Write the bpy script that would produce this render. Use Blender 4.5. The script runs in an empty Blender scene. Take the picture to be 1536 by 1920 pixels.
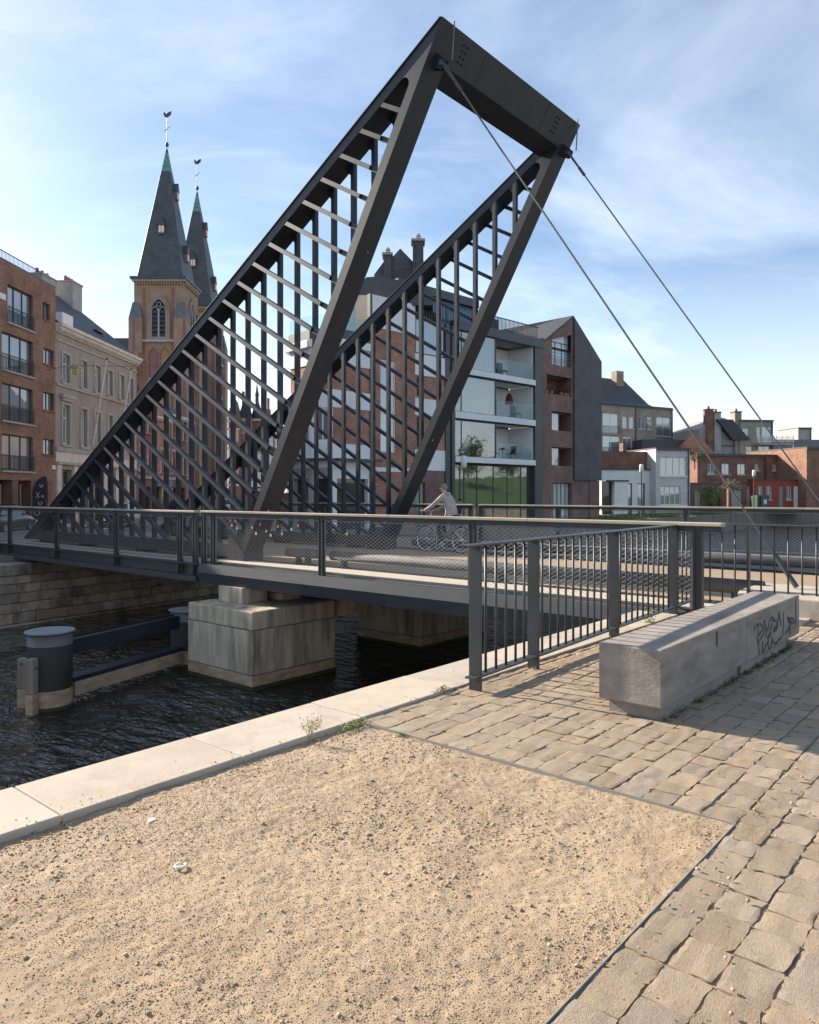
import bpy, bmesh, math, random
import numpy as np
from mathutils import Vector, Matrix, noise as mnoise
random.seed(7); rng = np.random.default_rng(11)
R = math.radians
sc = bpy.context.scene
COL = sc.collection
# ---------------------------------------------------------------- camera, sky, sun, exposure
cam = bpy.data.cameras.new('camera'); camo = bpy.data.objects.new('camera', cam); COL.objects.link(camo)
camo.location = (0, 0, 1.55); camo.rotation_euler = (R(90), 0, 0)
cam.sensor_fit = 'HORIZONTAL'; cam.sensor_width = 36; cam.lens = 36*1410/1536
cam.shift_y = -34/1536; cam.clip_start = .1; cam.clip_end = 4000
sc.camera = camo
BA = R(49.65)                       # heading of the quay (local x); the bridge runs along local y
SUN_EL, SUN_ROT = R(26), BA+R(7)    # the sun stands over the far end of the bridge axis
sun_dir = Vector((-math.sin(SUN_ROT)*math.cos(SUN_EL), math.cos(SUN_ROT)*math.cos(SUN_EL), math.sin(SUN_EL)))
sl = bpy.data.lights.new('sun', 'SUN'); sl.energy = 5.0; sl.angle = R(.55); sl.color = (1, .88, .725)
so = bpy.data.objects.new('sun', sl); COL.objects.link(so); so.location = (-40, 40, 60)
so.rotation_euler = sun_dir.to_track_quat('Z', 'Y').to_euler()
w = bpy.data.worlds.new('World'); sc.world = w; w.use_nodes = True
wn, wl = w.node_tree.nodes, w.node_tree.links; wn.clear()
def nd(t, ns=wn, **k):
    n = ns.new(t)
    for a, b in k.items():
        if a.startswith('i_'):
            n.inputs[a[2:].replace('_', ' ')].default_value = b
        else: setattr(n, a, b)
    return n
sky = nd('ShaderNodeTexSky', sky_type='NISHITA', sun_disc=False, sun_elevation=SUN_EL, sun_rotation=-SUN_ROT,
         altitude=20, air_density=1.0, dust_density=.6, ozone_density=1.9)
tc = nd('ShaderNodeTexCoord'); sep = nd('ShaderNodeSeparateXYZ'); wl.new(tc.outputs['Generated'], sep.inputs[0])
zz = nd('ShaderNodeMath', operation='MAXIMUM'); wl.new(sep.outputs[2], zz.inputs[0]); zz.inputs[1].default_value = 0
za = nd('ShaderNodeMath', operation='ADD'); wl.new(zz.outputs[0], za.inputs[0]); za.inputs[1].default_value = .16
dx = nd('ShaderNodeMath', operation='DIVIDE'); wl.new(sep.outputs[0], dx.inputs[0]); wl.new(za.outputs[0], dx.inputs[1])
dy = nd('ShaderNodeMath', operation='DIVIDE'); wl.new(sep.outputs[1], dy.inputs[0]); wl.new(za.outputs[0], dy.inputs[1])
cmb = nd('ShaderNodeCombineXYZ'); wl.new(dx.outputs[0], cmb.inputs[0]); wl.new(dy.outputs[0], cmb.inputs[1])
def cloud(scale, rot, stretch, lo, hi, det, dist):
    m = nd('ShaderNodeMapping'); m.inputs['Rotation'].default_value = (0, 0, R(rot)); m.inputs['Scale'].default_value = stretch
    wl.new(cmb.outputs[0], m.inputs[0])
    n = nd('ShaderNodeTexNoise'); n.inputs['Scale'].default_value = scale; n.inputs['Detail'].default_value = det
    n.inputs['Roughness'].default_value = .58; n.inputs['Distortion'].default_value = dist
    wl.new(m.outputs[0], n.inputs[0])
    r = nd('ShaderNodeMapRange', interpolation_type='SMOOTHSTEP'); r.inputs[1].default_value = lo; r.inputs[2].default_value = hi
    wl.new(n.outputs[0], r.inputs[0]); return r
c1 = cloud(.75, 24, (1, 1.5, 1), .34, .82, 7, .6)
c2 = cloud(1.4, 14, (.5, 2.8, 1), .49, .97, 9, .7)
mx = nd('ShaderNodeMath', operation='MAXIMUM'); wl.new(c1.outputs[0], mx.inputs[0]); wl.new(c2.outputs[0], mx.inputs[1])
hz = nd('ShaderNodeMapRange'); hz.inputs[1].default_value = 0; hz.inputs[2].default_value = .30; hz.inputs[3].default_value = .66; hz.inputs[4].default_value = 0
wl.new(sep.outputs[2], hz.inputs[0])
ad = nd('ShaderNodeMath', operation='MULTIPLY'); wl.new(mx.outputs[0], ad.inputs[0]); ad.inputs[1].default_value = .64
mx2 = nd('ShaderNodeMath', operation='MAXIMUM'); wl.new(ad.outputs[0], mx2.inputs[0]); wl.new(hz.outputs[0], mx2.inputs[1])
mixc = nd('ShaderNodeMix', data_type='RGBA'); wl.new(mx2.outputs[0], mixc.inputs[0]); wl.new(sky.outputs[0], mixc.inputs[6])
mixc.inputs[7].default_value = (7.3, 7.9, 8.7, 1)
bg = nd('ShaderNodeBackground'); bg.inputs[1].default_value = .080; wl.new(mixc.outputs[2], bg.inputs[0])
out = nd('ShaderNodeOutputWorld'); wl.new(bg.outputs[0], out.inputs[0])
sc.view_settings.view_transform = 'Standard'; sc.view_settings.look = 'None'; sc.view_settings.gamma = 1
sc.view_settings.exposure = 1.26
sc.render.engine = 'CYCLES'
try: sc.view_settings.use_curve_mapping = False
except Exception: pass

# ---------------------------------------------------------------- helpers
class Fr:                                    # a local frame: origin, heading, scale
    def __init__(s, ox, oy, oz, ang, k=1.0): s.o = Vector((ox, oy, oz)); s.a = ang; s.k = k; s.c, s.s = math.cos(ang), math.sin(ang)
    def w(s, p): return s.o + Vector((p[0]*s.c-p[1]*s.s, p[0]*s.s+p[1]*s.c, p[2]))*s.k
BR = Fr(0, 0, 0, BA)
WO = Fr(0, 0, 0, 0)
INFO = {}
def tag(o, label=None, cat=None, group=None, kind=None):
    for k, v in (('label', label), ('category', cat), ('group', group), ('kind', kind)):
        if v: o[k] = v
    return o
def thing(name, label, cat, fr, org=(0, 0, 0), group=None):
    o = bpy.data.objects.new(name, None); COL.objects.link(o); o.empty_display_size = .2
    o.location = fr.w(org); o.rotation_euler = (0, 0, fr.a); INFO[o.name] = (fr, Vector(org))
    return tag(o, label, cat, group)
class MB:
    def __init__(s): s.v = []; s.f = []
    def add(s, vs, fs):
        n = len(s.v); s.v += [tuple(a) for a in vs]; s.f += [tuple(i+n for i in f) for f in fs]; return s
    def quad(s, a, b, c, d): return s.add([a, b, c, d], [(0, 1, 2, 3)])
    def box(s, x0, x1, y0, y1, z0, z1):
        return s.add([(x0,y0,z0),(x1,y0,z0),(x1,y1,z0),(x0,y1,z0),(x0,y0,z1),(x1,y0,z1),(x1,y1,z1),(x0,y1,z1)],
                     [(0,3,2,1),(4,5,6,7),(0,1,5,4),(1,2,6,5),(2,3,7,6),(3,0,4,7)])
    def beam(s, p, q, wd, h, up=(0, 0, 1)):
        p, q, up = Vector(p), Vector(q), Vector(up); d = (q-p).normalized()
        sd = d.cross(up).normalized(); u = sd.cross(d).normalized(); a, b = sd*wd/2, u*h/2
        return s.add([p-a-b, p+a-b, p+a+b, p-a+b, q-a-b, q+a-b, q+a+b, q-a+b],
                     [(0,1,2,3),(7,6,5,4),(0,4,5,1),(1,5,6,2),(2,6,7,3),(3,7,4,0)])
    def prism(s, poly, ax, a, b):            # poly in the other two axes, extruded along ax
        def P(u, v, t): return {'x': (t, u, v), 'y': (u, t, v), 'z': (u, v, t)}[ax]
        n = len(poly)
        vs = [P(u, v, a) for u, v in poly]+[P(u, v, b) for u, v in poly]
        return s.add(vs, [tuple(range(n))[::-1], tuple(range(n, 2*n))]+[(i, (i+1) % n, n+(i+1) % n, n+i) for i in range(n)])
    def tube(s, p, q, r, n=8, r2=None, cap=True):
        p, q = Vector(p), Vector(q); d = (q-p).normalized(); r2 = r if r2 is None else r2
        a = d.orthogonal().normalized(); b = d.cross(a)
        vs = [p+(a*math.cos(2*math.pi*i/n)+b*math.sin(2*math.pi*i/n))*r for i in range(n)]
        vs += [q+(a*math.cos(2*math.pi*i/n)+b*math.sin(2*math.pi*i/n))*r2 for i in range(n)]
        fs = [(i, (i+1) % n, n+(i+1) % n, n+i) for i in range(n)]
        if cap: fs += [tuple(range(n))[::-1], tuple(range(n, 2*n))]
        return s.add(vs, fs)
    def path(s, pts, r, n=6):
        for a, b in zip(pts[:-1], pts[1:]): s.tube(a, b, r, n)
        return s
    def lathe(s, prof, c=(0, 0, 0), n=16, cap=True):
        c = Vector(c); vs = []; fs = []; m = len(prof)
        for r, z in prof:
            for i in range(n): vs.append(c+Vector((r*math.cos(2*math.pi*i/n), r*math.sin(2*math.pi*i/n), z)))
        for j in range(m-1):
            for i in range(n): fs.append((j*n+i, j*n+(i+1) % n, (j+1)*n+(i+1) % n, (j+1)*n+i))
        if cap: fs += [tuple(range(n))[::-1], tuple(range((m-1)*n, m*n))]
        return s.add(vs, fs)
    def torus(s, c, ax, R_, r, n=28, m=6, a0=0, a1=2*math.pi):
        c = Vector(c); ax = Vector(ax).normalized(); a = ax.orthogonal().normalized(); b = ax.cross(a); vs = []; fs = []
        full = abs(a1-a0-2*math.pi) < 1e-4; k = n if full else n+1
        for i in range(k):
            t = a0+(a1-a0)*i/n; rd = a*math.cos(t)+b*math.sin(t)
            for j in range(m):
                q = 2*math.pi*j/m; vs.append(c+rd*(R_+r*math.cos(q))+ax*(r*math.sin(q)))
        for i in range(n):
            for j in range(m):
                i2 = (i+1) % k; fs.append((i*m+j, i2*m+j, i2*m+(j+1) % m, i*m+(j+1) % m))
        return s.add(vs, fs)
    def mesh(s, name, org=(0, 0, 0), k=1.0, smooth=False):
        me = bpy.data.meshes.new(name); o = Vector(org)
        me.from_pydata([((v[0]-o[0])*k, (v[1]-o[1])*k, (v[2]-o[2])*k) for v in s.v], [], s.f); me.update()
        if smooth: me.shade_smooth()
        return me
    def build(s, name, m, parent=None, fr=None, org=(0, 0, 0), smooth=False, bevel=0, label=None, cat=None, group=None, kind=None):
        if parent is not None: fr, org = INFO[parent.name]
        me = s.mesh(name, org, fr.k, smooth); me.materials.append(m)
        o = bpy.data.objects.new(name, me); COL.objects.link(o)
        if parent is not None: o.parent = parent
        else: o.location = fr.w(org); o.rotation_euler = (0, 0, fr.a)
        if bevel:
            b = o.modifiers.new('bevel', 'BEVEL'); b.width = bevel; b.segments = 2; b.limit_method = 'ANGLE'; b.angle_limit = R(40)
        INFO[o.name] = (fr, Vector(org)); return tag(o, label, cat, group, kind)
def inst(name, me, parent, loc, rot=(0, 0, 0), scale=(1, 1, 1)):
    fr, org = INFO[parent.name]
    o = bpy.data.objects.new(name, me); COL.objects.link(o); o.parent = parent
    o.location = (Vector(loc)-org)*fr.k; o.rotation_euler = rot; o.scale = scale; INFO[o.name] = (fr, org); return o
def wall(mb, x0, x1, z0, z1, holes=(), y=0, d=.22):
    xs = sorted({x0, x1, *[a for h in holes for a in h[:2] if x0 < a < x1]}); zs = sorted({z0, z1, *[a for h in holes for a in h[2:4] if z0 < a < z1]})
    for a, b in zip(xs[:-1], xs[1:]):
        for c, e in zip(zs[:-1], zs[1:]):
            mxx, mz = (a+b)/2, (c+e)/2
            if not any(h[0] < mxx < h[1] and h[2] < mz < h[3] for h in holes): mb.quad((a, y, c), (b, y, c), (b, y, e), (a, y, e))
    for h in holes:
        a, b, c, e = h[:4]; Y = y+d
        mb.quad((a, y, c), (a, Y, c), (b, Y, c), (b, y, c)); mb.quad((a, Y, e), (a, y, e), (b, y, e), (b, Y, e))
        mb.quad((a, Y, c), (a, y, c), (a, y, e), (a, Y, e)); mb.quad((b, y, c), (b, Y, c), (b, Y, e), (b, y, e))
    return mb
def window(par, x0, x1, z0, z1, y, fm, gm, nx=2, nz=1, fw=.06, sill=None, dep=.07, label=None):
    xs = [x0+(x1-x0)*i/nx for i in range(nx+1)] if isinstance(nx, int) else [x0+(x1-x0)*t for t in [0, *nx, 1]]
    zs = [z0+(z1-z0)*i/nz for i in range(nz+1)] if isinstance(nz, int) else [z0+(z1-z0)*t for t in [0, *nz, 1]]
    b = MB(); b.box(x0, x0+fw, y, y+dep, z0, z1).box(x1-fw, x1, y, y+dep, z0, z1).box(x0+fw, x1-fw, y, y+dep, z0, z0+fw).box(x0+fw, x1-fw, y, y+dep, z1-fw, z1)
    for x in xs[1:-1]: b.box(x-fw/2, x+fw/2, y+.004, y+dep-.004, z0+fw, z1-fw)
    for i, (a, c) in enumerate(zip(xs[:-1], xs[1:])):
        for z in zs[1:-1]: b.box(a+fw*(1 if i == 0 else .5), c-fw*(1 if i == len(xs)-2 else .5), y+.006, y+dep-.006, z-fw*.4, z+fw*.4)
    o = b.build('window', fm, par, label=label)
    for a, c in zip(xs[:-1], xs[1:]):
        for e, g in zip(zs[:-1], zs[1:]):
            (MB().quad((a+.01, y+dep*.5, e+.01), (c-.01, y+dep*.5, e+.01), (c-.01, y+dep*.5, g-.01), (a+.01, y+dep*.5, g-.01))).build('pane', gm, o)
    if sill: MB().box(x0-.06, x1+.06, y-.30, y-.002, z0-.07, z0-.002).build('sill', sill, o)
    return o

# ---------------------------------------------------------------- materials
def mat(name, c1, c2=None, sc_=4., rough=.6, metal=0., bump=0., bsc=60., rnd=0., spec=.5, stretch=(1, 1, 1), c3=None, sc3=1.2, lo=.4, hi=.65, r3=(.5, .7), island=False, bdist=.01):
    m = bpy.data.materials.new(name); m.use_nodes = True; ns, ls = m.node_tree.nodes, m.node_tree.links
    p = ns['Principled BSDF']; p.inputs['Roughness'].default_value = rough; p.inputs['Metallic'].default_value = metal
    p.inputs['Specular IOR Level'].default_value = spec
    c4 = lambda c: (*c, 1) if len(c) == 3 else c
    p.inputs['Base Color'].default_value = c4(c1)
    t = ns.new('ShaderNodeTexCoord'); oi = ns.new('ShaderNodeObjectInfo')
    mp = ns.new('ShaderNodeMapping'); mp.inputs['Scale'].default_value = stretch; ls.new(t.outputs['Object'], mp.inputs[0])
    cb = ns.new('ShaderNodeVectorMath'); cb.operation = 'SCALE'; cb.inputs[0].default_value = (31, 17, 23); ls.new(oi.outputs['Random'], cb.inputs['Scale'])
    ls.new(cb.outputs[0], mp.inputs['Location'])
    col = None
    def noise(s, det=7, vec=mp):
        n = ns.new('ShaderNodeTexNoise'); n.inputs['Scale'].default_value = s; n.inputs['Detail'].default_value = det; n.inputs['Roughness'].default_value = .62
        ls.new(vec.outputs[0], n.inputs[0]); return n
    def ramp(n, a, b):
        r = ns.new('ShaderNodeMapRange'); r.inputs[1].default_value = a; r.inputs[2].default_value = b; ls.new(n.outputs[0], r.inputs[0]); return r
    def mix(fac, a, b):
        x = ns.new('ShaderNodeMix'); x.data_type = 'RGBA'; ls.new(fac.outputs[0], x.inputs[0])
        for s, i in ((a, 6), (b, 7)):
            if isinstance(s, tuple): x.inputs[i].default_value = c4(s)
            else: ls.new(s, x.inputs[i])
        return x.outputs[2]
    if c2: col = mix(ramp(noise(sc_), lo, hi), c1, c2)
    if c3: col = mix(ramp(noise(sc3), *r3), col if col else c1, c3)
    if rnd:
        hs = ns.new('ShaderNodeHueSaturation'); mr = ns.new('ShaderNodeMapRange'); mr.inputs[3].default_value = 1-rnd; mr.inputs[4].default_value = 1+rnd
        if island: g = ns.new('ShaderNodeNewGeometry'); ls.new(g.outputs['Random Per Island'], mr.inputs[0])
        else: ls.new(oi.outputs['Random'], mr.inputs[0])
        ls.new(mr.outputs[0], hs.inputs['Value'])
        ms = ns.new('ShaderNodeMapRange'); ms.inputs[3].default_value = .85; ms.inputs[4].default_value = 1.12
        w_ = ns.new('ShaderNodeTexWhiteNoise'); w_.noise_dimensions = '1D'; ls.new(mr.outputs[0], w_.inputs['W']); ls.new(w_.outputs[0], ms.inputs[0]); ls.new(ms.outputs[0], hs.inputs['Saturation'])
        if col is None: hs.inputs['Color'].default_value = c4(c1)
        else: ls.new(col, hs.inputs['Color'])
        col = hs.outputs[0]
    if col is not None: ls.new(col, p.inputs['Base Color'])
    if bump:
        b = ns.new('ShaderNodeBump'); b.inputs['Strength'].default_value = bump; b.inputs['Distance'].default_value = bdist
        ls.new(noise(bsc, 5).outputs[0], b.inputs['Height']); ls.new(b.outputs[0], p.inputs['Normal'])
    return m
def brick_mat(name, c1, c2, mortar, bw=.21, bh=.065, ms=.012, big=None, bump=.3, bias=0., off=.5, rough=.85):
    m = mat(name, c1, rough=rough); ns, ls = m.node_tree.nodes, m.node_tree.links; p = ns['Principled BSDF']
    t = ns.new('ShaderNodeTexCoord'); s = ns.new('ShaderNodeSeparateXYZ'); ls.new(t.outputs['Object'], s.inputs[0])
    a = ns.new('ShaderNodeMath'); a.operation = 'ADD'; ls.new(s.outputs[0], a.inputs[0]); ls.new(s.outputs[1], a.inputs[1])
    c = ns.new('ShaderNodeCombineXYZ'); ls.new(a.outputs[0], c.inputs[0]); ls.new(s.outputs[2], c.inputs[1])
    b = ns.new('ShaderNodeTexBrick'); ls.new(c.outputs[0], b.inputs[0]); b.offset = off
    b.inputs['Color1'].default_value = (*c1, 1); b.inputs['Color2'].default_value = (*c2, 1); b.inputs['Mortar'].default_value = (*mortar, 1)
    b.inputs['Scale'].default_value = 1; b.inputs['Brick Width'].default_value = bw; b.inputs['Row Height'].default_value = bh
    b.inputs['Mortar Size'].default_value = ms; b.inputs['Bias'].default_value = bias
    n = ns.new('ShaderNodeTexNoise'); n.inputs['Scale'].default_value = .9; n.inputs['Detail'].default_value = 8; ls.new(t.outputs['Object'], n.inputs[0])
    r = ns.new('ShaderNodeMapRange'); r.inputs[1].default_value = .3; r.inputs[2].default_value = .75; r.inputs[3].default_value = .72; r.inputs[4].default_value = 1.22; ls.new(n.outputs[0], r.inputs[0])
    h = ns.new('ShaderNodeHueSaturation'); ls.new(r.outputs[0], h.inputs['Value']); ls.new(b.outputs[0], h.inputs['Color']); ls.new(h.outputs[0], p.inputs['Base Color'])
    if bump:
        bp = ns.new('ShaderNodeBump'); bp.inputs['Strength'].default_value = bump; bp.inputs['Distance'].default_value = .008; bp.invert = True
        ls.new(b.outputs['Fac'], bp.inputs['Height']); ls.new(bp.outputs[0], p.inputs['Normal'])
    return m
def glass_mat(name, tint, refl, rough=.03, clear=0.):
    m = bpy.data.materials.new(name); m.use_nodes = True; ns, ls = m.node_tree.nodes, m.node_tree.links; p = ns['Principled BSDF']
    p.inputs['Base Color'].default_value = (*tint, 1); p.inputs['Roughness'].default_value = rough; p.inputs['IOR'].default_value = refl
    o = ns['Material Output']
    t = ns.new('ShaderNodeTexCoord'); n = ns.new('ShaderNodeTexNoise'); n.inputs['Scale'].default_value = 1.3; ls.new(t.outputs['Object'], n.inputs[0])
    b = ns.new('ShaderNodeBump'); b.inputs['Strength'].default_value = .05; b.inputs['Distance'].default_value = .05; ls.new(n.outputs[0], b.inputs['Height']); ls.new(b.outputs[0], p.inputs['Normal'])
    if clear:
        tr = ns.new('ShaderNodeBsdfTransparent'); tr.inputs[0].default_value = (.76, .93, .94, 1); mxs = ns.new('ShaderNodeMixShader')
        gl = ns.new('ShaderNodeBsdfGlossy'); gl.inputs['Roughness'].default_value = .02; ls.new(b.outputs[0], gl.inputs['Normal'])
        fr = ns.new('ShaderNodeFresnel'); fr.inputs[0].default_value = refl; ls.new(fr.outputs[0], mxs.inputs[0])
        ls.new(tr.outputs[0], mxs.inputs[1]); ls.new(gl.outputs[0], mxs.inputs[2]); ls.new(mxs.outputs[0], o.inputs[0])
    return m
STEEL = mat('painted_steel', (.018, .022, .031), (.025, .029, .038), sc_=1.6, rough=.42, bump=.04, bsc=9, spec=.38, c3=(.048, .046, .044), sc3=5, r3=(.58, .8), stretch=(1, 1, .5))
STEEL2 = mat('railing_steel', (.032, .037, .042), (.044, .049, .053), sc_=3, rough=.45, bump=.03, bsc=30, c3=(.12, .115, .10), sc3=14, r3=(.64, .76))
GIRDER = mat('girder_paint', (.034, .041, .050), (.045, .051, .058), sc_=.8, rough=.5, c3=(.055, .058, .042), sc3=2.2, r3=(.55, .75), stretch=(1, 1, 2))
GALV = mat('galvanised_pipe', (.062, .067, .073), (.09, .095, .10), sc_=3, rough=.72, spec=.25, c3=(.09, .09, .09), sc3=6)
WIRE = mat('stainless_wire', (.52, .50, .46), rough=.36, metal=.8)
FRAME = mat('panel_frame', (.16, .165, .165), rough=.4, metal=.5)
TIMBER = mat('handrail_timber', (.42, .37, .29), (.30, .26, .205), sc_=3, rough=.75, bump=.2, bsc=20, stretch=(1, .15, 1), c3=(.20, .175, .14), sc3=2)
FENDER = mat('fender_timber', (.33, .27, .21), (.20, .16, .125), sc_=4, rough=.85, bump=.4, bsc=16, stretch=(1, 1, .12))
CONC = mat('bench_concrete', (.29, .258, .228), (.20, .176, .154), sc_=5.5, rough=.88, bump=.35, bsc=30, c3=(.15, .13, .11), sc3=3.2, r3=(.52, .74), stretch=(.5, 1, 1.6), lo=.35, hi=.68)
PIERC = mat('pier_concrete', (.53, .45, .345), (.34, .285, .215), sc_=3.2, rough=.9, bump=.35, bsc=14, stretch=(1.6, 1.6, .24), c3=(.155, .13, .09), sc3=1.9, r3=(.50, .68), lo=.38, hi=.62)
PIERB = mat('pier_tide_band', (.44, .335, .225), (.28, .205, .13), sc_=3, rough=.9, bump=.3, bsc=18, stretch=(1, 1, 3))
ALGAE = mat('algae', (.045, .05, .02), (.03, .03, .015), rough=.8)
COPE = mat('coping_limestone', (.43, .375, .315), (.375, .325, .265), sc_=4.5, rough=.8, bump=.2, bsc=45, rnd=.07, c3=(.29, .22, .155), sc3=1.7, r3=(.56, .76))
QWALL = mat('quay_wall_concrete', (.20, .175, .145), (.12, .105, .085), sc_=1.3, rough=.9, bump=.2, stretch=(1, 1, .4))
QSTONE = mat('quay_stone', (.42, .335, .26), (.25, .195, .15), sc_=2.4, rough=.9, bump=.5, bsc=11, rnd=.22, c3=(.10, .08, .06), sc3=1.3, r3=(.52, .70), stretch=(1, 1, .7))
SETT = mat('sandstone_sett', (.315, .245, .172), (.235, .182, .128), sc_=9, rough=.82, bump=.6, bsc=22, rnd=.13, c3=(.285, .24, .19), sc3=3, stretch=(1, 1.8, 1), bdist=.012)
SAND = mat('joint_sand', (.34, .27, .185), (.27, .21, .145), sc_=20, rough=.95, bump=.6, bsc=240, bdist=.004)
GRAV = mat('gravel_fines', (.37, .275, .18), (.29, .212, .134), sc_=4, rough=.95, bump=.9, bsc=170, c3=(.405, .31, .208), sc3=1.2, r3=(.40, .66), bdist=.006)
PEB = mat('pebble', (.33, .25, .168), rough=.85, rnd=.34, island=True)
ROAD = mat('bridge_roadway', (.30, .225, .15), (.25, .19, .13), sc_=7, rough=.88, bump=.4, bsc=130)
FARWALK = mat('dark_far_walkway', (.14, .125, .105), (.11, .10, .085), sc_=6, rough=.9, bump=.2)  # even tone, darker than the near walkway boards
WALK = mat('walkway_boards', (.47, .42, .35), (.40, .36, .30), sc_=8, rough=.8, bump=.2, bsc=30)
ASPH = mat('street_asphalt', (.085, .08, .075), (.11, .10, .095), sc_=3, rough=.9, bump=.2)
COBB = mat('street_pavers', (.20, .18, .16), (.15, .135, .12), sc_=5, rough=.88, bump=.3, bsc=12)
GRASS = mat('grass', (.06, .10, .022), (.04, .075, .016), sc_=1.5, rough=.9, bump=.6, bsc=14, c3=(.10, .11, .035), sc3=.5)
EDGE = mat('edging_steel', (.26, .25, .23), rough=.6)
SLATE = mat('slate', (.040, .043, .050), (.058, .061, .068), sc_=2.5, rough=.6, bump=.35, bsc=9, stretch=(1, 1, 2.2))
SPIRE = brick_mat('spire_slates', (.085, .10, .108), (.060, .070, .080), (.045, .05, .058), bw=.35, bh=.2, ms=.02, bump=.3, rough=.55)
DSLATE = brick_mat('slate_cladding', (.085, .075, .085), (.068, .062, .074), (.04, .04, .045), bw=.42, bh=.30, ms=.012, bump=.3, rough=.6)
BRK_L = brick_mat('brick_orange_brown', (.33, .145, .08), (.17, .075, .05), (.27, .22, .17), bw=.23, bh=.085, ms=.009)
BRK_R = brick_mat('brick_red_old', (.43, .165, .095), (.27, .095, .06), (.42, .34, .27), bw=.24, bh=.095, ms=.010)
BRK_G = brick_mat('brick_mauve', (.25, .14, .112), (.17, .092, .078), (.20, .15, .13), bw=.24, bh=.09, ms=.009)
BRK_H = brick_mat('brick_dark_red', (.26, .10, .065), (.135, .058, .042), (.25, .19, .15), bw=.26, bh=.10, ms=.011)
BRK_C = brick_mat('church_brick', (.33, .18, .13), (.31, .21, .12), (.34, .26, .21), bw=.3, bh=.12, ms=.02)
BRK_B = brick_mat('brick_beige', (.33, .27, .205), (.28, .23, .175), (.30, .26, .21))
BRK_Y = brick_mat('brick_yellow_grey', (.36, .32, .235), (.29, .255, .185), (.34, .31, .25))
RENDW = mat('white_render', (.78, .77, .77), (.72, .71, .71), sc_=.8, rough=.8, c3=(.5, .49, .48), sc3=.5, r3=(.6, .8))
RENDB = mat('beige_cement_render', (.335, .29, .24), (.275, .24, .20), sc_=1.1, rough=.85, c3=(.21, .185, .155), sc3=.7, r3=(.55, .75), stretch=(1, 1, .5))
PENT = mat('penthouse_stone', (.52, .45, .36), (.47, .41, .33), sc_=1, rough=.8)
STONE = mat('dressed_stone', (.40, .375, .34), (.31, .29, .265), sc_=1.6, rough=.85, stretch=(1, 1, .6))
CORN = mat('cornice_paint', (.62, .56, .47), (.50, .45, .38), sc_=2, rough=.7)
WHITE = mat('white_paint', (.72, .71, .69), rough=.5)
DARK = mat('anthracite_metal', (.050, .054, .062), (.062, .066, .074), sc_=1, rough=.45)
BLACK = mat('dark_interior', (.014, .014, .016), rough=.9)
BROWNF = mat('dark_window_frame', (.035, .03, .03), rough=.5)
REDP = mat('red_paint', (.34, .06, .045), (.27, .05, .04), sc_=1, rough=.8)
COPPER = mat('green_copper', (.16, .30, .245), (.11, .22, .18), rough=.6)
CURT = mat('curtain', (.70, .74, .72), rough=.9)
GLASS = glass_mat('window_glass', (.17, .20, .235), 2.7)  # pale bluish tint adds painted sky reflection to the panes
GLASSW = glass_mat('pale_window_glass', (.42, .45, .48), 2.2)  # even pale pane colour, no curtain modelled behind it
GLASSG = glass_mat('shopfront_glass', (.03, .06, .045), 2.6)  # green tint paints in part of the mirrored greenery
GLASSD = glass_mat('dark_window_glass', (.03, .034, .04), 1.62)
GLASSB = glass_mat('sky_tinted_terrace_glass', (.06, .18, .38), 2.0)  # reflection of the blue sky is painted into the pane colour
CLEAR = glass_mat('clear_glass', (.5, .6, .6), 1.45, clear=1); TEAL = glass_mat('sky_mirror_glass', (.5, .6, .6), 3.4, clear=1)
LOUV = mat('louvre_board', (.05, .05, .055), rough=.8)
RUST = mat('clay', (.33, .14, .08), rough=.8)
# ---------------------------------------------------------------- ground, quays, water
def sheet(name, pts, z, m, fr=BR, kind='structure'):
    b = MB(); b.add([(x, y, z if not isinstance(z, (list, tuple)) else z[i]) for i, (x, y) in enumerate(pts)], [tuple(range(len(pts)))])
    return b.build(name, m, fr=fr, kind=kind)
GZ = -.47                                   # street level of the far bank
sheet('ground', [(-1500, -1500), (1500, -1500), (1500, 1500), (-1500, 1500)], -3.4, ASPH)
sheet('sand_bed', [(-30, -40), (10.3, -40), (10.3, 1.12), (-30, 1.12)], -.010, SAND); sheet('sand_bed', [(3.682, 1.12), (10.3, 1.12), (10.3, 3.6), (3.682, 3.6)], -.010, SAND)
near_land = MB().box(-60, 250, -60, 3.9, -3.3, -.07)
near_land.build('near_bank', QWALL, fr=BR, kind='structure')
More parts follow.
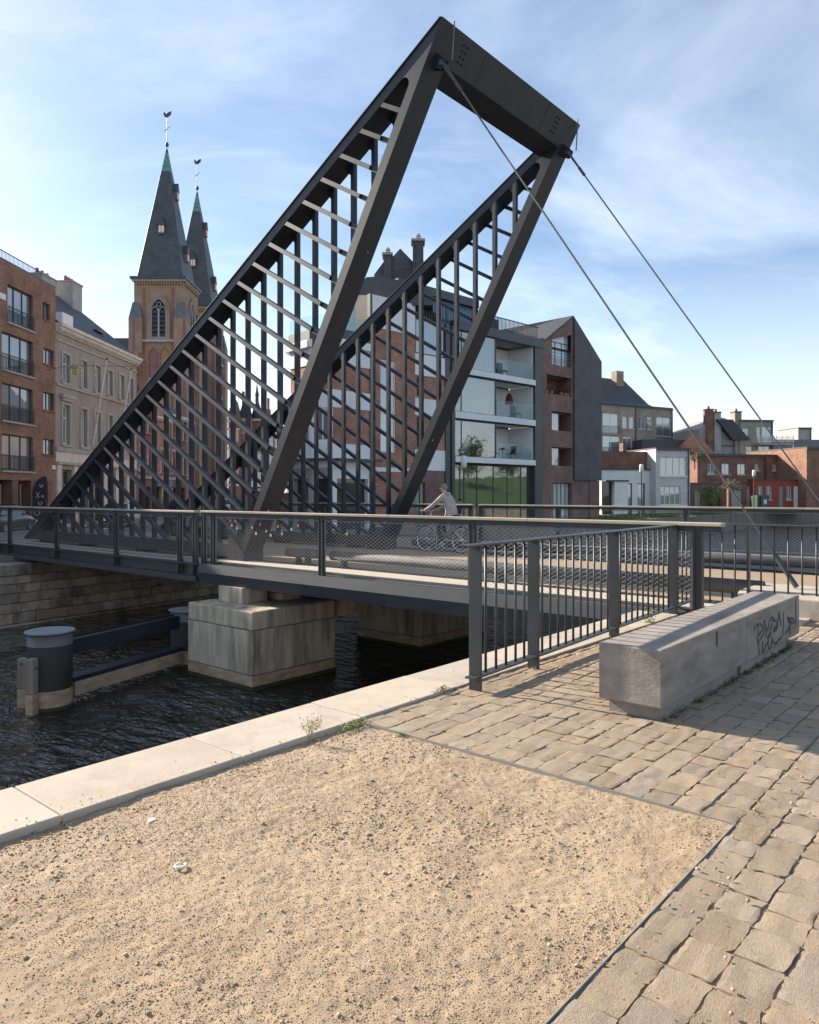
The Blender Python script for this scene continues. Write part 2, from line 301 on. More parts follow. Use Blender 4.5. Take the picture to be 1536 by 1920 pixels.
# far bank, its edge turns at the bridge
FB = [(-70, 12.6), (9, 22.55), (17.5, 23.8), (24, 24.5), (260, 24.5)]
b = MB(); b.prism(FB+[(700, 24.5), (700, 700), (-400, 700), (-400, 12.6)], 'z', -3.3, GZ); b.build('far_bank', COBB, fr=BR, kind='structure')
m = bpy.data.materials.new('canal_water'); m.use_nodes = True; ns, ls = m.node_tree.nodes, m.node_tree.links; p = ns['Principled BSDF']
p.inputs['Base Color'].default_value = (.012, .013, .012, 1); p.inputs['Roughness'].default_value = .025; p.inputs['IOR'].default_value = 1.55
t = ns.new('ShaderNodeTexCoord'); hs = None
for sc_, st, amp in ((1.7, (1, .45, 1), .7), (5.0, (1, .5, 1), .34), (.7, (1, 1, 1), .3), (14, (1, .6, 1), .07)):
    mp = ns.new('ShaderNodeMapping'); mp.inputs['Scale'].default_value = st; mp.inputs['Rotation'].default_value = (0, 0, R(-28)); ls.new(t.outputs['Object'], mp.inputs[0])
    n = ns.new('ShaderNodeTexNoise'); n.inputs['Scale'].default_value = sc_; n.inputs['Detail'].default_value = 3; n.inputs['Distortion'].default_value = .7; ls.new(mp.outputs[0], n.inputs[0])
    mu = ns.new('ShaderNodeMath'); mu.operation = 'MULTIPLY'; mu.inputs[1].default_value = amp; ls.new(n.outputs[0], mu.inputs[0])
    if hs is None: hs = mu
    else:
        a = ns.new('ShaderNodeMath'); a.operation = 'ADD'; ls.new(hs.outputs[0], a.inputs[0]); ls.new(mu.outputs[0], a.inputs[1]); hs = a
bp = ns.new('ShaderNodeBump'); bp.inputs['Strength'].default_value = 1; bp.inputs['Distance'].default_value = .42; ls.new(hs.outputs[0], bp.inputs['Height']); ls.new(bp.outputs[0], p.inputs['Normal'])
WZ = -2.2
sheet('canal_water', [(-80, 3.5), (400, 3.5), (400, 30), (-80, 30)], WZ, m)
# near quay wall and coping slabs
quay = MB().box(-40, 120, 3.63, 4.06, -3.2, -.165).build('quay_wall', QWALL, fr=BR, kind='structure')
V = -3.55
k = 0
for ln in [1.05, 1.0, 1.02, 1.05, .98, 1.06, 1.02, 1.07, 1.03, 1.0, 1.05, 1.04, 1.0, 1.06, 1.05, 1.0, 1.04, 1.05]:
    if k == 5: V = 1.66-.0
    if k == 4: ln = 1.66-V
    e = .0035; dz = random.uniform(-.003, .003)
    MB().box(V+e, V+ln-e, 3.585, 4.135, -.16, .018+dz).build('coping_stone', COPE, quay, bevel=.008)
    V += ln; k += 1
# far quay wall: coursed stones on a battered backing
def wall_line(pa, pb, name):
    pa, pb = Vector((*pa, 0)), Vector((*pb, 0)); L = (pb-pa).length; ang = math.atan2(pb.y-pa.y, pb.x-pa.x)
    w0 = BR.w((pa.x, pa.y, 0)); return Fr(w0.x, w0.y, 0, BA+ang), L
fr, L = wall_line((2.0, 21.65), (24, 24.35), 'far')
FWALL = MB().box(0, L, .05, .4, -3, GZ-.2).build('far_quay_wall', QWALL, fr=fr, kind='structure')
zs = [-2.5, -2.16, -1.86, -1.58, -1.30, -1.03, -.78]
for i, (z0, z1) in enumerate(zip(zs[:-1], zs[1:])):
    x = -random.uniform(0, .6); rec = .0 if i > 0 else -.22
    while x < L:
        ln = random.uniform(.65, 1.25); d = random.uniform(0, .025)
        MB().box(max(x, 0)+.006, min(x+ln, L)-.006, rec-.02-d, .1, z0+.007, z1-.007).build('stone', QSTONE, FWALL, bevel=.02) if min(x+ln, L)-max(x, 0) > .1 else None
        x += ln
x = 0
while x < L:
    MB().box(x+.005, min(x+1.4, L)-.005, -.09, .5, -.775, GZ+.01).build('coping_stone', QSTONE, FWALL, bevel=.015); x += 1.4
fr2, L2 = wall_line((24, 24.35), (260, 24.35), 'far')
MB().box(0, L2, 0, .4, -3, GZ+.012).build('far_quay_wall', QWALL, fr=fr2, kind='structure')
# ---------------------------------------------------------------- gravel bed
def vnoise(x, y, s, seed):
    g = np.random.default_rng(seed).random((256, 256)); x = x/s; y = y/s; xi = np.floor(x).astype(int); yi = np.floor(y).astype(int); fx = x-xi; fy = y-yi
    fx = fx*fx*(3-2*fx); fy = fy*fy*(3-2*fy); A = lambda i, j: g[(xi+i) % 256, (yi+j) % 256]
    return (A(0,0)*(1-fx)+A(1,0)*fx)*(1-fy)+(A(0,1)*(1-fx)+A(1,1)*fx)*fy-.5
def gh(x, y): return -.016+.020*vnoise(x, y, .55, 1)+.010*vnoise(x, y, .13, 2)+.006*vnoise(x, y, .04, 3)+.005*vnoise(x, y, .019, 4)
gx = np.linspace(-1.6, 3.676, 560); gy = np.linspace(1.124, 3.583, 262); X, Y = np.meshgrid(gx, gy, indexing='ij')
Z = gh(X, Y); vs = np.stack([X, Y, Z], -1).reshape(-1, 3); nx, ny = len(gx), len(gy)
i, j = np.meshgrid(np.arange(nx-1), np.arange(ny-1), indexing='ij'); a = (i*ny+j).ravel()
def np_mesh(name, vs, fs):
    me = bpy.data.meshes.new(name); n = fs.shape[1]
    me.vertices.add(len(vs)); me.vertices.foreach_set('co', vs.astype(np.float32).ravel())
    me.loops.add(fs.size); me.loops.foreach_set('vertex_index', fs.astype(np.int32).ravel())
    me.polygons.add(len(fs)); me.polygons.foreach_set('loop_start', np.arange(0, fs.size, n, dtype=np.int32)); me.polygons.foreach_set('loop_total', np.full(len(fs), n, dtype=np.int32))
    me.update(calc_edges=True); return me
def np_obj(name, vs, fs, m, fr=BR, kind=None, smooth=False, parent=None):
    me = np_mesh(name, vs, fs); me.materials.append(m)
    if smooth: me.shade_smooth()
    o = bpy.data.objects.new(name, me); COL.objects.link(o)
    if parent is not None: o.parent = parent
    else: o.location = fr.o; o.rotation_euler = (0, 0, fr.a)
    INFO[o.name] = (fr, Vector((0, 0, 0))); return tag(o, kind=kind)
GB = np_obj('gravel_bed', vs, np.stack([a, a+ny, a+ny+1, a+1], 1), GRAV, kind='structure', smooth=True)
t_ = (1+5**.5)/2
ICO = np.array([(-1,t_,0),(1,t_,0),(-1,-t_,0),(1,-t_,0),(0,-1,t_),(0,1,t_),(0,-1,-t_),(0,1,-t_),(t_,0,-1),(t_,0,1),(-t_,0,-1),(-t_,0,1)])/1.9
ICF = np.array([(0,11,5),(0,5,1),(0,1,7),(0,7,10),(0,10,11),(1,5,9),(5,11,4),(11,10,2),(10,7,6),(7,1,8),(3,9,4),(3,4,2),(3,2,6),(3,6,8),(3,8,9),(4,9,5),(2,4,11),(6,2,10),(8,6,7),(9,8,1)])
OCT = np.array([(1,0,0),(-1,0,0),(0,1,0),(0,-1,0),(0,0,1),(0,0,-1)], float); OCF = np.array([(0,2,4),(2,1,4),(1,3,4),(3,0,4),(2,0,5),(1,2,5),(3,1,5),(0,3,5)])
def rocks(px, py, pz, s, V_=ICO, F_=ICF):
    N = len(px); m = len(V_); J = V_[None]*rng.uniform(.70, 1.30, (N, m, 1)); sq = np.stack([rng.uniform(.8, 1.3, N), rng.uniform(.8, 1.3, N), rng.uniform(.6, .95, N)], 1)
    J = J*sq[:, None]*s[:, None, None]; an = rng.uniform(0, 6.28, N); c, sn = np.cos(an)[:, None], np.sin(an)[:, None]
    x = J[:, :, 0]*c-J[:, :, 1]*sn+px[:, None]; y = J[:, :, 0]*sn+J[:, :, 1]*c+py[:, None]; z = J[:, :, 2]+pz[:, None]
    return np.stack([x, y, z], -1).reshape(-1, 3), (F_[None]+(np.arange(N)*m)[:, None, None]).reshape(-1, 3)
def scatter(n, lo, spread, mean, sd, mn, mxs, seed):
    px = rng.uniform(-.3, 3.67, n*2); py = rng.uniform(1.13, 3.58, n*2); d = lo+spread*(vnoise(px, py, .5, seed)*1.2+vnoise(px, py, .14, seed+1)*.8)
    k = rng.random(n*2) < np.clip(d, .05, 1); px, py = px[k][:n], py[k][:n]; return px, py, np.clip(np.exp(rng.normal(math.log(mean), sd, len(px))), mn, mxs)
px, py, s = scatter(90000, .6, .6, .0020, .33, .0011, .0042, 20); v_, f_ = rocks(px, py, gh(px, py)+s*.2, s, OCT, OCF); np_obj('fine_gravel', v_, f_, PEB, kind='stuff')
px, py, s = scatter(11000, .36, 1.5, .0034, .40, .0020, .0095, 30); v_, f_ = rocks(px, py, gh(px, py)+s*.25, s); np_obj('pebbles', v_, f_, PEB, kind='stuff')
# stray grit on the setts
n2 = 420; qx = rng.uniform(1.2, 6.5, n2); qy = np.where(rng.random(n2) < .7, 1.13-rng.exponential(.22, n2), rng.uniform(.4, 3.4, n2)); ok = ~((qx < 3.68) & (qy > 1.12)); qx, qy = qx[ok], qy[ok]
s2 = np.clip(np.exp(rng.normal(math.log(.0032), .5, len(qx))), .0015, .011); v_, f_ = rocks(qx, qy, .008+s2*.4, s2); np_obj('loose_grit', v_, f_, PEB, kind='stuff')
n2 = 260; qx = rng.uniform(.3, 6.5, n2); qy = 3.59+rng.exponential(.07, n2); ok = qy < 4.1; qx, qy = qx[ok], qy[ok]; s2 = np.clip(np.exp(rng.normal(math.log(.0022), .4, len(qx))), .0012, .006); v_, f_ = rocks(qx, qy, .02+s2*.3, s2); np_obj('coping_grit', v_, f_, PEB, kind='stuff')
ed = MB().box(3.677, 3.682, 1.119, 3.58, -.1, .003).box(-1.6, 3.677, 1.119, 1.124, -.1, .002); ed.build('edging_strip', EDGE, fr=BR, kind='structure')
# ---------------------------------------------------------------- sandstone setts
def sett_mesh(seed):                         # riven top: shallow ledges, ragged edges
    r = np.random.default_rng(seed); n = 8; g = np.linspace(-.5, .5, n); vs = []; fs = []
    ed = {k: np.convolve(r.normal(0, .034, n+2), [.25, .5, .25], 'valid')+r.normal(0, .008, n) for k in 'abcd'}; tl = r.normal(0, .10, 2); ox, oy = r.uniform(-50, 50, 2); st = r.uniform(.15, .4); an = r.uniform(0, 6.28)
    for i in range(n):
        for j in range(n):
            x, y = g[i], g[j]
            x2 = x+(ed['a'][j] if i == 0 else ed['b'][j] if i == n-1 else r.normal(0, .012)); y2 = y+(ed['c'][i] if j == 0 else ed['d'][i] if j == n-1 else r.normal(0, .012))
            if i in (0, n-1) and j in (0, n-1): q = r.uniform(.93, .99); x2 *= q; y2 *= q
            rim = r.uniform(.05, .18) if i in (0, n-1) or j in (0, n-1) else 0
            h = mnoise.noise(Vector((x*1.6*math.cos(an)+ox, y*2.6+oy, x*math.sin(an))))*1.1; led = math.floor(h/st)*st
            z = .26*led+.16*h+.10*mnoise.noise(Vector((x*7+ox, y*7+oy, 3)))-rim+tl[0]*x+tl[1]*y
            vs.append((x2, y2, z))
    for i in range(n-1):
        for j in range(n-1): fs.append((i*n+j, (i+1)*n+j, (i+1)*n+j+1, i*n+j+1))
    ring = [i*n for i in range(n)]+[(n-1)*n+j for j in range(1, n)]+[i*n+n-1 for i in range(n-2, -1, -1)]+[j for j in range(n-2, 0, -1)]
    b0 = len(vs)
    for q in ring: vs.append((vs[q][0], vs[q][1], -4.5))
    m_ = len(ring)
    for q in range(m_): fs.append((ring[q], b0+q, b0+(q+1) % m_, ring[(q+1) % m_]))
    return vs, fs
VAR = [sett_mesh(100+i) for i in range(22)]
VM = []
for vs, fs in VAR:
    me = bpy.data.meshes.new('sett'); me.from_pydata(vs, [], fs); me.materials.append(SETT); me.update(); me.shade_smooth()
    me.set_sharp_from_angle(angle=R(38)); VM.append(me)
setts = []
def course(u0, wd, v0, v1):
    v = v0-random.uniform(0, .05) if v0 < 0 else v0
    while v < v1:
        ln = random.uniform(.135, .225); ln = min(ln, max(.08, v1-v))
        g = random.uniform(.001, .006); setts.append((v+ln/2, u0+wd/2, ln-g, wd-random.uniform(.003, .010), random.uniform(-.02, .02), random.uniform(-.003, .003)))
        v += ln
U = 1.116
while U > -1.6:
    wd = random.uniform(.148, .172); course(U-wd, wd, -.6, 10.1); U -= wd
U = 1.12
while U < 3.53:
    wd = min(random.uniform(.148, .172), 3.585-U); course(U, wd, 3.69, 10.1); U += wd
def vis(s):
    p = BR.w((s[0], s[1], 0))
    if p.y < 1.9: return 99
    x = p.x/p.y*1410+768; y = 926+1.55*1410/p.y
    return p.y if -60 < x < 1590 and y < 1990 else 50+p.y
setts.sort(key=vis)
PAV = bpy.data.objects.new('paving', None); COL.objects.link(PAV); PAV.rotation_euler = (0, 0, BA); tag(PAV, kind='structure'); INFO[PAV.name] = (BR, Vector((0, 0, 0)))
for q, s in enumerate(setts[:300]):
    inst('sett', VM[q % 22], PAV, (s[0], s[1], s[5]), (0, 0, s[4]+(math.pi if random.random() < .5 else 0)), (s[2], s[3], .012))
VS = []; FS = []; off = 0
for q, s in enumerate(setts[300:]):
    vs, fs = VAR[q % 22]; a = np.array(vs)*np.array([s[2], s[3], .012]); c, sn = math.cos(s[4]), math.sin(s[4])
    VS.append(np.stack([a[:, 0]*c-a[:, 1]*sn+s[0], a[:, 0]*sn+a[:, 1]*c+s[1], a[:, 2]+s[5]], 1)); FS.append(np.array(fs)+off); off += len(vs)
o = np_obj('setts_beyond', np.concatenate(VS), np.concatenate(FS), mat('sandstone_sett_mass', (.315, .245, .172), (.235, .182, .128), sc_=9, rough=.82, bump=.6, bsc=22, rnd=.11, island=True, bdist=.012), kind='stuff', smooth=True, parent=PAV)
# ---------------------------------------------------------------- far bank street surfaces
b = MB(); b.add([(9.6, 25.0, .02), (20, 25.0, .02), (22, 36, GZ+.02), (8, 36, GZ+.02)], [(0, 1, 2, 3)])
b.prism([(25.0, .015), (36, GZ+.015), (36, GZ-.2), (25.0, -.6)], 'x', 8.9, 9.6); b.prism([(25.0, .015), (36, GZ+.015), (36, GZ-.2), (25.0, -.6)], 'x', 20, 20.7)
b.box(8.9, 20.7, 23.6, 25.0, -1.0, -.32)
b.build('bridge_ramp', COBB, fr=BR, kind='structure')
b = MB(); b.add([(-16.5, 38, GZ+.006), (-7, 46, GZ+.006), (-9, 110, GZ+.006), (-18.2, 110, GZ+.006)], [(0, 1, 2, 3)]); b.build('street', ASPH, fr=WO, kind='structure')
b = MB(); b.box(-22.3, -19.3, 30, 62, GZ-.1, GZ+.12); b.build('pavement', COBB, fr=WO, kind='structure')
gr = MB(); gr.add([(44, 24.75, GZ+.014), (200, 24.75, GZ+.014), (200, 31, GZ+.05), (44, 29.5, GZ+.05)], [(0, 1, 2, 3)]); gr.build('grass_verge', GRASS, fr=BR, kind='structure')
n3 = 26000; qx = rng.uniform(44, 130, n3); qy = rng.uniform(24.8, 30, n3); h = rng.uniform(.08, .3, n3); an = rng.uniform(0, 3.14, n3); wdt = .03
v_ = np.stack([np.stack([qx-np.cos(an)*wdt, qy-np.sin(an)*wdt, np.full(n3, GZ)], 1), np.stack([qx+np.cos(an)*wdt, qy+np.sin(an)*wdt, np.full(n3, GZ)], 1), np.stack([qx+rng.normal(0, .05, n3), qy+rng.normal(0, .05, n3), GZ+h], 1)], 1).reshape(-1, 3)
np_obj('grass_blades', v_, np.arange(n3*3).reshape(-1, 3), GRASS, kind='stuff')
# ---------------------------------------------------------------- bridge: spans, deck
JU = 14.12                                  # joint between the fixed span and the lifting leaf
sp = thing('bridge_span', 'fixed approach span of the bridge with smooth grey edge girder', 'bridge', BR, (9.6, 8, 0))
MB().prism([(9.50, .035), (9.465, -.15), (9.52, -.37), (9.66, -.37), (9.66, .035)], 'y', 3.3, JU-.16).build('edge_girder', GIRDER, sp)
MB().prism([(9.50, .035), (9.465, -.15), (9.52, -.37), (9.66, -.37), (9.66, .035)], 'y', JU-.16, JU-.03).build('girder_end', GIRDER, sp)
MB().box(20.0, 20.2, 2.6, JU-.03, -.37, .035).build('edge_girder', GIRDER, sp)
for V in (11.2, 12.8, 14.4, 16.2, 18.2): MB().box(V, V+.16, 4.2, JU-.1, -.42, -.12).build('beam', GIRDER, sp)
MB().box(9.66, 20.0, -1, JU-.02, -.12, -.004).build('deck_plate', GIRDER, sp)
MB().box(9.67, 10.72, 2.2, JU-.02, 0, .035).build('walkway', WALK, sp)
MB().box(11.0, 15.6, -12, JU-.02, 0, .026).build('roadway', ROAD, sp)
MB().box(16.1, 19.98, -12, JU-.02, 0, .035).build('walkway', FARWALK, sp)
MB().box(9.69, 9.71, 3.3, JU-.05, .036, .075).box(9.75, 9.77, 3.3, JU-.05, .036, .06).build('edge_channel', FRAME, sp)
lf = thing('bridge_leaf', 'lifting leaf of the bridge with recessed web girder', 'bridge', BR, (9.6, 19, 0))
MB().box(9.62, 9.66, JU+.03, 25.2, -.24, .0).box(9.46, 9.66, JU+.03, 25.2, -.365, -.24).box(9.50, 9.66, JU+.03, 25.2, 0, .03).build('edge_girder', GIRDER, lf)
MB().box(20.0, 20.2, JU+.03, 25.2, -.365, .03).build('edge_girder', GIRDER, lf)
MB().box(9.66, 20.0, JU+.02, 25.0, -.12, -.004).build('deck_plate', GIRDER, lf)
for V in (11.2, 12.8, 14.4, 16.2, 18.2): MB().box(V, V+.16, JU+.1, 24.6, -.42, -.12).build('beam', GIRDER, lf)
for i in range(64):
    U = JU+.04+i*.17; MB().box(9.67, 10.46, U, U+.155, 0, .034).build('board', WALK, lf)
MB().box(10.98, 15.14, JU+.02, 25, 0, .026).build('roadway', ROAD, lf)
MB().box(15.62, 19.98, JU+.02, 25, 0, .035).build('walkway', FARWALK, lf)
b = MB(); b.add([(10.25, -14, .012), (20.2, -14, .012), (20.2, -1, .012), (10.25, 3.6, .012)], [(0, 1, 2, 3)]); b.build('approach_road', ROAD, fr=BR, kind='structure')
# ---------------------------------------------------------------- bridge railings with wire mesh panels
def mesh_panel(par, V, u0, u1, z0, z1, fine=True):
    fw = .022
    f = MB().box(V-.012, V+.012, u0, u0+fw, z0, z1).box(V-.012, V+.012, u1-fw, u1, z0, z1).box(V-.012, V+.012, u0+fw, u1-fw, z0, z0+fw).box(V-.012, V+.012, u0+fw, u1-fw, z1-fw, z1).build('panel_frame', FRAME, par)
    w = MB(); pu, pz = (.105, .062) if fine else (.115, .07); sl = pz/pu; H = z1-z0; r = .0017 if fine else .0012
    for sgn in (1, -1):
        k = math.floor((u0-H/sl)/pu)-1
        while k*pu < u1+H/sl+pu:
            a = k*pu
            ua, ub = (a, a+H/sl) if sgn > 0 else (a, a-H/sl)
            ta, tb = 0., 1.
            lo, hi = (u0-ua)/(ub-ua), (u1-ua)/(ub-ua)
            if lo > hi: lo, hi = hi, lo
            ta, tb = max(ta, lo), min(tb, hi)
            if tb-ta > .02:
                off = .003*sgn
                w.tube((V+off, ua+(ub-ua)*ta, z0+H*ta), (V+off, ua+(ub-ua)*tb, z0+H*tb), r, 3, cap=False)
            k += 1
    w.build('wire_mesh', WIRE, f)
def bridge_rail(label, V, posts, ends, out, zt=1.19, tall=.10):
    t = thing('bridge_railing', label, 'railing', BR, (V, (ends[0]+ends[1])/2, .03), 'bridge railings with wire mesh')
    b = MB().box(V-.085, V+.085, ends[0], ends[1], zt-.045, zt); n = 3
    L = ends[1]-ends[0]; b = MB()
    k = max(2, round(L/2.6))
    for i in range(k): MB().box(V-.085, V+.085, ends[0]+L*i/k+.003, ends[0]+L*(i+1)/k-.003, zt-.045, zt).build('handrail', TIMBER, t, bevel=.008)
    MB().box(V-.035, V+.035, ends[0]+.02, ends[1]-.02, zt-.115, zt-.047).build('top_rail', STEEL2, t)
    for u in posts:
        pb = MB().box(V-.045, V+.045, u-.055, u-.030, -.02, zt-.047).box(V-.045, V+.045, u+.030, u+.055, -.02, zt-.047).box(V-.03, V+.03, u-.03, u+.03, .02, zt-.05)
        if out: pb.box(V-.10, V-.02, u-.055, u+.055, -.22, -.021)
        pb.build('post', STEEL2, t)
    for a, c in zip(posts[:-1], posts[1:]):
        if abs(c-a) > .2: mesh_panel(t, V, min(a, c)+.07, max(a, c)-.07, .09, zt-.13, V < 15)
    return t
NEAR_F = bridge_rail('mesh bridge railing with sunlit timber top on the near fixed span', 9.58, [3.36, 6.84, 10.27, 13.66, 14.0], (3.05, 14.04), False)
NEAR_L = bridge_rail('mesh bridge railing along the near side of the lifting leaf', 9.58, [14.33, 14.92, 17.75, 21.0, 24.12, 27.2], (14.27, 27.3), True, zt=1.18)
bridge_rail('mesh bridge railing on the far side of the fixed span, behind the cyclist', 20.05, [-.2, 3.6, 7.36, 11.19, 14.0], (-.3, 14.05), False, zt=1.215)
bridge_rail('mesh bridge railing on the far side of the lifting leaf, behind the trusses', 20.05, [14.4, 17.9, 21.4, 24.9], (14.3, 25.0), False, zt=1.215)
# guard pipes beside the roadway
def pipe(label, V, u0, u1, z, r=.10, cap=True):
    t = thing('guard_pipe', label, 'guard pipe', BR, (V, u0, 0), 'pipes guarding the roadway')
    MB().tube((V, u0, z), (V, u1, z), r, 20).build('pipe', GALV, t, smooth=False).data.shade_smooth()
    o = MB().lathe([(r*.98, 0), (r*.98, .012), (r*.5, .03), (.001, .034)], (0, 0, 0), 16)
    o.v = [(V+x, u0-zz_, z+y) for x, y, zz_ in o.v]; o.build('end_cap', GALV, t)
    n = max(2, int((u1-u0)/2.4))
    for i in range(n):
        u = u0+.35+(u1-u0-.7)*i/(n-1) if n > 1 else u0
        MB().box(V-.05, V+.05, u-.05, u+.05, .02, z-r*.8).box(V-.09, V+.09, u-.09, u+.09, .02, .05).build('bracket', STEEL, t)
pipe('long thick grey guard pipe between walkway and road, ending behind the bench', 10.88, 2.95, 11.35, .27)
pipe('short stub of guard pipe beside the near truss foot', 10.88, 11.75, 12.75, .27)
pipe('guard pipe along the far edge of the roadway behind the cyclist', 15.95, -2.5, 13.4, .22)
# ---------------------------------------------------------------- the lifting frame: two trusses and the head beam
A = Vector((8.15, 9.98)); dm = Vector((.5, -.8660)); dl = Vector((.8660, -.5)); nm = Vector((.8660, .5)); nl = Vector((-.5, -.8660)); CW = .20
T = thing('bridge_lifting_frame', 'tall dark steel frame of two leaning triangular trusses joined by a head beam', 'bridge frame', BR, (13, 16, 0))
def tr(poly, name, V0, V1, par=T, **k): 
    return MB().prism([(p[0], p[1]) for p in poly], 'x', V0, V1).build(name, STEEL, par, **k)
def truss(V1, V2, diag_near):
    d0 = 1.268; bis = (dm+dl).normalized(); cc = A+bis*d0; r = .128
    ca, cm = cc-nl*r, cc-nm*r                # tangent points on chord and mast inner edges
    arc = []
    a0 = math.atan2((ca-cc).y, (ca-cc).x); a1 = math.atan2((cm-cc).y, (cm-cc).x)
    if a1 < a0: a1 += 2*math.pi
    for i in range(9):
        t = a0+(a1-a0)*i/8; arc.append(cc+Vector((math.cos(t), math.sin(t)))*r)
    so_l = (ca-A).dot(dl); so_m = (cm-A).dot(dm)
    tr([A, A+dl*so_l]+arc+[A+dm*so_m], 'gusset', V1, V2)
    Ll = (A.y-.10)/.5; Lm = (A.y-.04)/.8660
    tr([A+dl*so_l, A+dl*Ll, A+dl*(Ll-.35)+nl*CW, A+dl*so_l+nl*CW], 'top_chord', V1, V2)
    tr([A-dl*.0+dl*.02-nl*.001, A+dl*(Ll-.02)-nl*.001, A+dl*(Ll-.02)-nl*.016, A+dl*.02-nl*.016], 'flange_plate', V1-.028, V2+.028)
    tr([A+dm*so_m, A+dm*so_m+nm*CW, A+dm*Lm+nm*CW, A+dm*Lm], 'mast', V1, V2)
    fl = A+dl*Ll; fm = A+dm*Lm
    tr([(fm.x+.22, .11), (fl.x-.02, .11), (fl.x-.25, .22), (fl.x-.75, .40), (fm.x+.05, .40)], 'bottom_chord', V1, V2)
    tr([(fm.x-.12, .03), (fm.x+.5, .03), (fm.x+.42, .62), (fm.x-.12, .25)], 'foot', V1-.03, V2+.03)
    g0 = A+dl*(Ll-2.1)+nl*CW
    tr([(fl.x-.75, .40), A+dl*(Ll-.8)+nl*CW, A+dl*(Ll-1.25)+nl*CW, (fl.x-1.25, .40)], 'gusset', V1+.02, V1+.06)
    for u in (fm.x+1.2, fm.x+4.4, fm.x+7.6, fl.x-1.2): MB().box(V1+.05, V2-.05, u-.2, u+.2, .03, .11).build('bearing', BLACK, T)
    da, db = (V1, V1+.10) if diag_near else (V2-.10, V2)
    va, vb = (V2-.10, V2) if diag_near else (V1, V1+.10)
    hb = .085
    for k in range(26):                      # diagonals
        U = 9.56+.553*k; z = A.y-(U-A.x)*.57735-CW/.866
        p0 = Vector((U, z)); d = Vector((-.866, -.5)); n = Vector((.5, -.866))
        # mast inner edge: (p-A).nm = CW
        tm = (CW-(p0-A).dot(nm))/d.dot(nm); tb = (.40-z)/d.y
        L = min(t for t in (tm, tb) if t > 0); p1 = p0+d*L; q0, q1 = p0+n*hb, None
        tm2 = (CW-(q0-A).dot(nm))/d.dot(nm); tb2 = (.40-q0.y)/d.y; q1 = q0+d*min(t for t in (tm2, tb2) if t > 0)
        q00 = q0-d*(hb*1.0); q00 = q00-nl*max(0, (q00-A).dot(nl)-CW)*0
        e = .24 if (diag_near and L > .55 and tm < tb) else 0; tr([p0-d*.02, p1-d*e, q1-d*e, p0+n*hb-d*.08], 'diagonal_bar', da, db)
        if e: tr([p1-d*(e-.004)-n*.008, p1-n*.008, q1+n*.008, q1-d*(e-.004)+n*.008], 'bar_socket', da+.04, db)
    for k in range(26):                      # vertical bars
        U = 9.62+.5757*k
        if U > 24.2: break
        zt = A.y-(U-A.x)*.57735-CW/.866; zm = A.y-(U-A.x)*1.73205+CW/.5; zb = max(.40, zm)
        if zt-zb < .12: continue
        w2 = .045; s1 = .577*w2; s2 = 1.732*w2 if zm > .4 else 0
        tr([(U-w2, zb+s2), (U+w2, zb-s2), (U+w2, zt-s1), (U-w2, zt+s1)], 'vertical_bar', va, vb)
        f = .11; tr([(U+w2, zt-s1), (U+w2+f, zt-s1-.577*f), (U+w2, zt-s1-.19)], 'fillet', va+.012, vb-.012)
truss(10.48, 10.98, True); truss(15.14, 15.62, False)
DROP = mat('bird_dropping', (.55, .54, .50), rough=.9)
for Va, Vb in ((10.48, 10.98), (15.14, 15.62)):
    for dd in (2.6, 6.1, 9.2):
        c = A+dm*dd-nm*.002; MB().beam((Va+.003, c.x, c.y), (Vb-.003, c.x, c.y), .014, .005, up=(0, -nm.x, -nm.y)).build('weld_seam', STEEL, T)
for V_, dd, s_ in ((10.72, 10.15, .05), (10.62, 10.32, .02), (15.3, 8.1, .03), (10.8, 4.2, .025)):
    c = A+dm*dd-nm*.002; e_ = A+dm*(dd+s_*1.3)-nm*.002; MB().beam((V_, c.x, c.y), (V_+s_*.3, e_.x, e_.y), s_*.7, .003, up=(0, -nm.x, -nm.y)).build('bird_dropping', DROP, T)
bm = [A, A+dm*.64, Vector((8.95, 9.33)), A+dl*.95]
hb_ = tr(bm, 'head_beam', 10.982, 15.138)
for V0 in (11.25, 14.7):
    for i in range(4):
        for j in range(2):
            c = A+dm*(.16+.10*i); V = V0+.11*j
            MB().tube((V, c.x, c.y), (V, c.x-.02*nm.x, c.y-.02*nm.y), .018, 8).build('bolt', BLACK, hb_)
for V in (11.9, 14.3):
    c0, c1_ = A+dm*.005, A+dm*.635
    MB().beam((V, c0.x-.003, c0.y), (V, c1_.x-.003, c1_.y), .012, .006, up=(0, -.866, -.5)).build('weld_seam', STEEL, hb_)
def lug(V, s):
    c = A+dm*.62; o = c-nm*.16
    b = MB().prism([(c.x+.03, c.y+.16), (c.x+.12, c.y-.12), (o.x+.02, o.y-.16), (o.x-.08, o.y-.02)], 'x', V-.07, V-.03).prism([(c.x+.03, c.y+.16), (c.x+.12, c.y-.12), (o.x+.02, o.y-.16), (o.x-.08, o.y-.02)], 'x', V+.03, V+.07)
    b.build('cable_lug', STEEL, T)
    MB().tube((V-.10, o.x, o.y-.06), (V+.10, o.x, o.y-.06), .045, 12).build('cable_pin', DARK, T)
    r0 = A+dm*.10-nm*.03; MB().tube((V+.03, r0.x-.02, r0.y-.55), (V+.06, r0.x-.05, r0.y+.16), .014, 6).build('lightning_rod', FRAME, T)
    return Vector((V, o.x, o.y-.06))
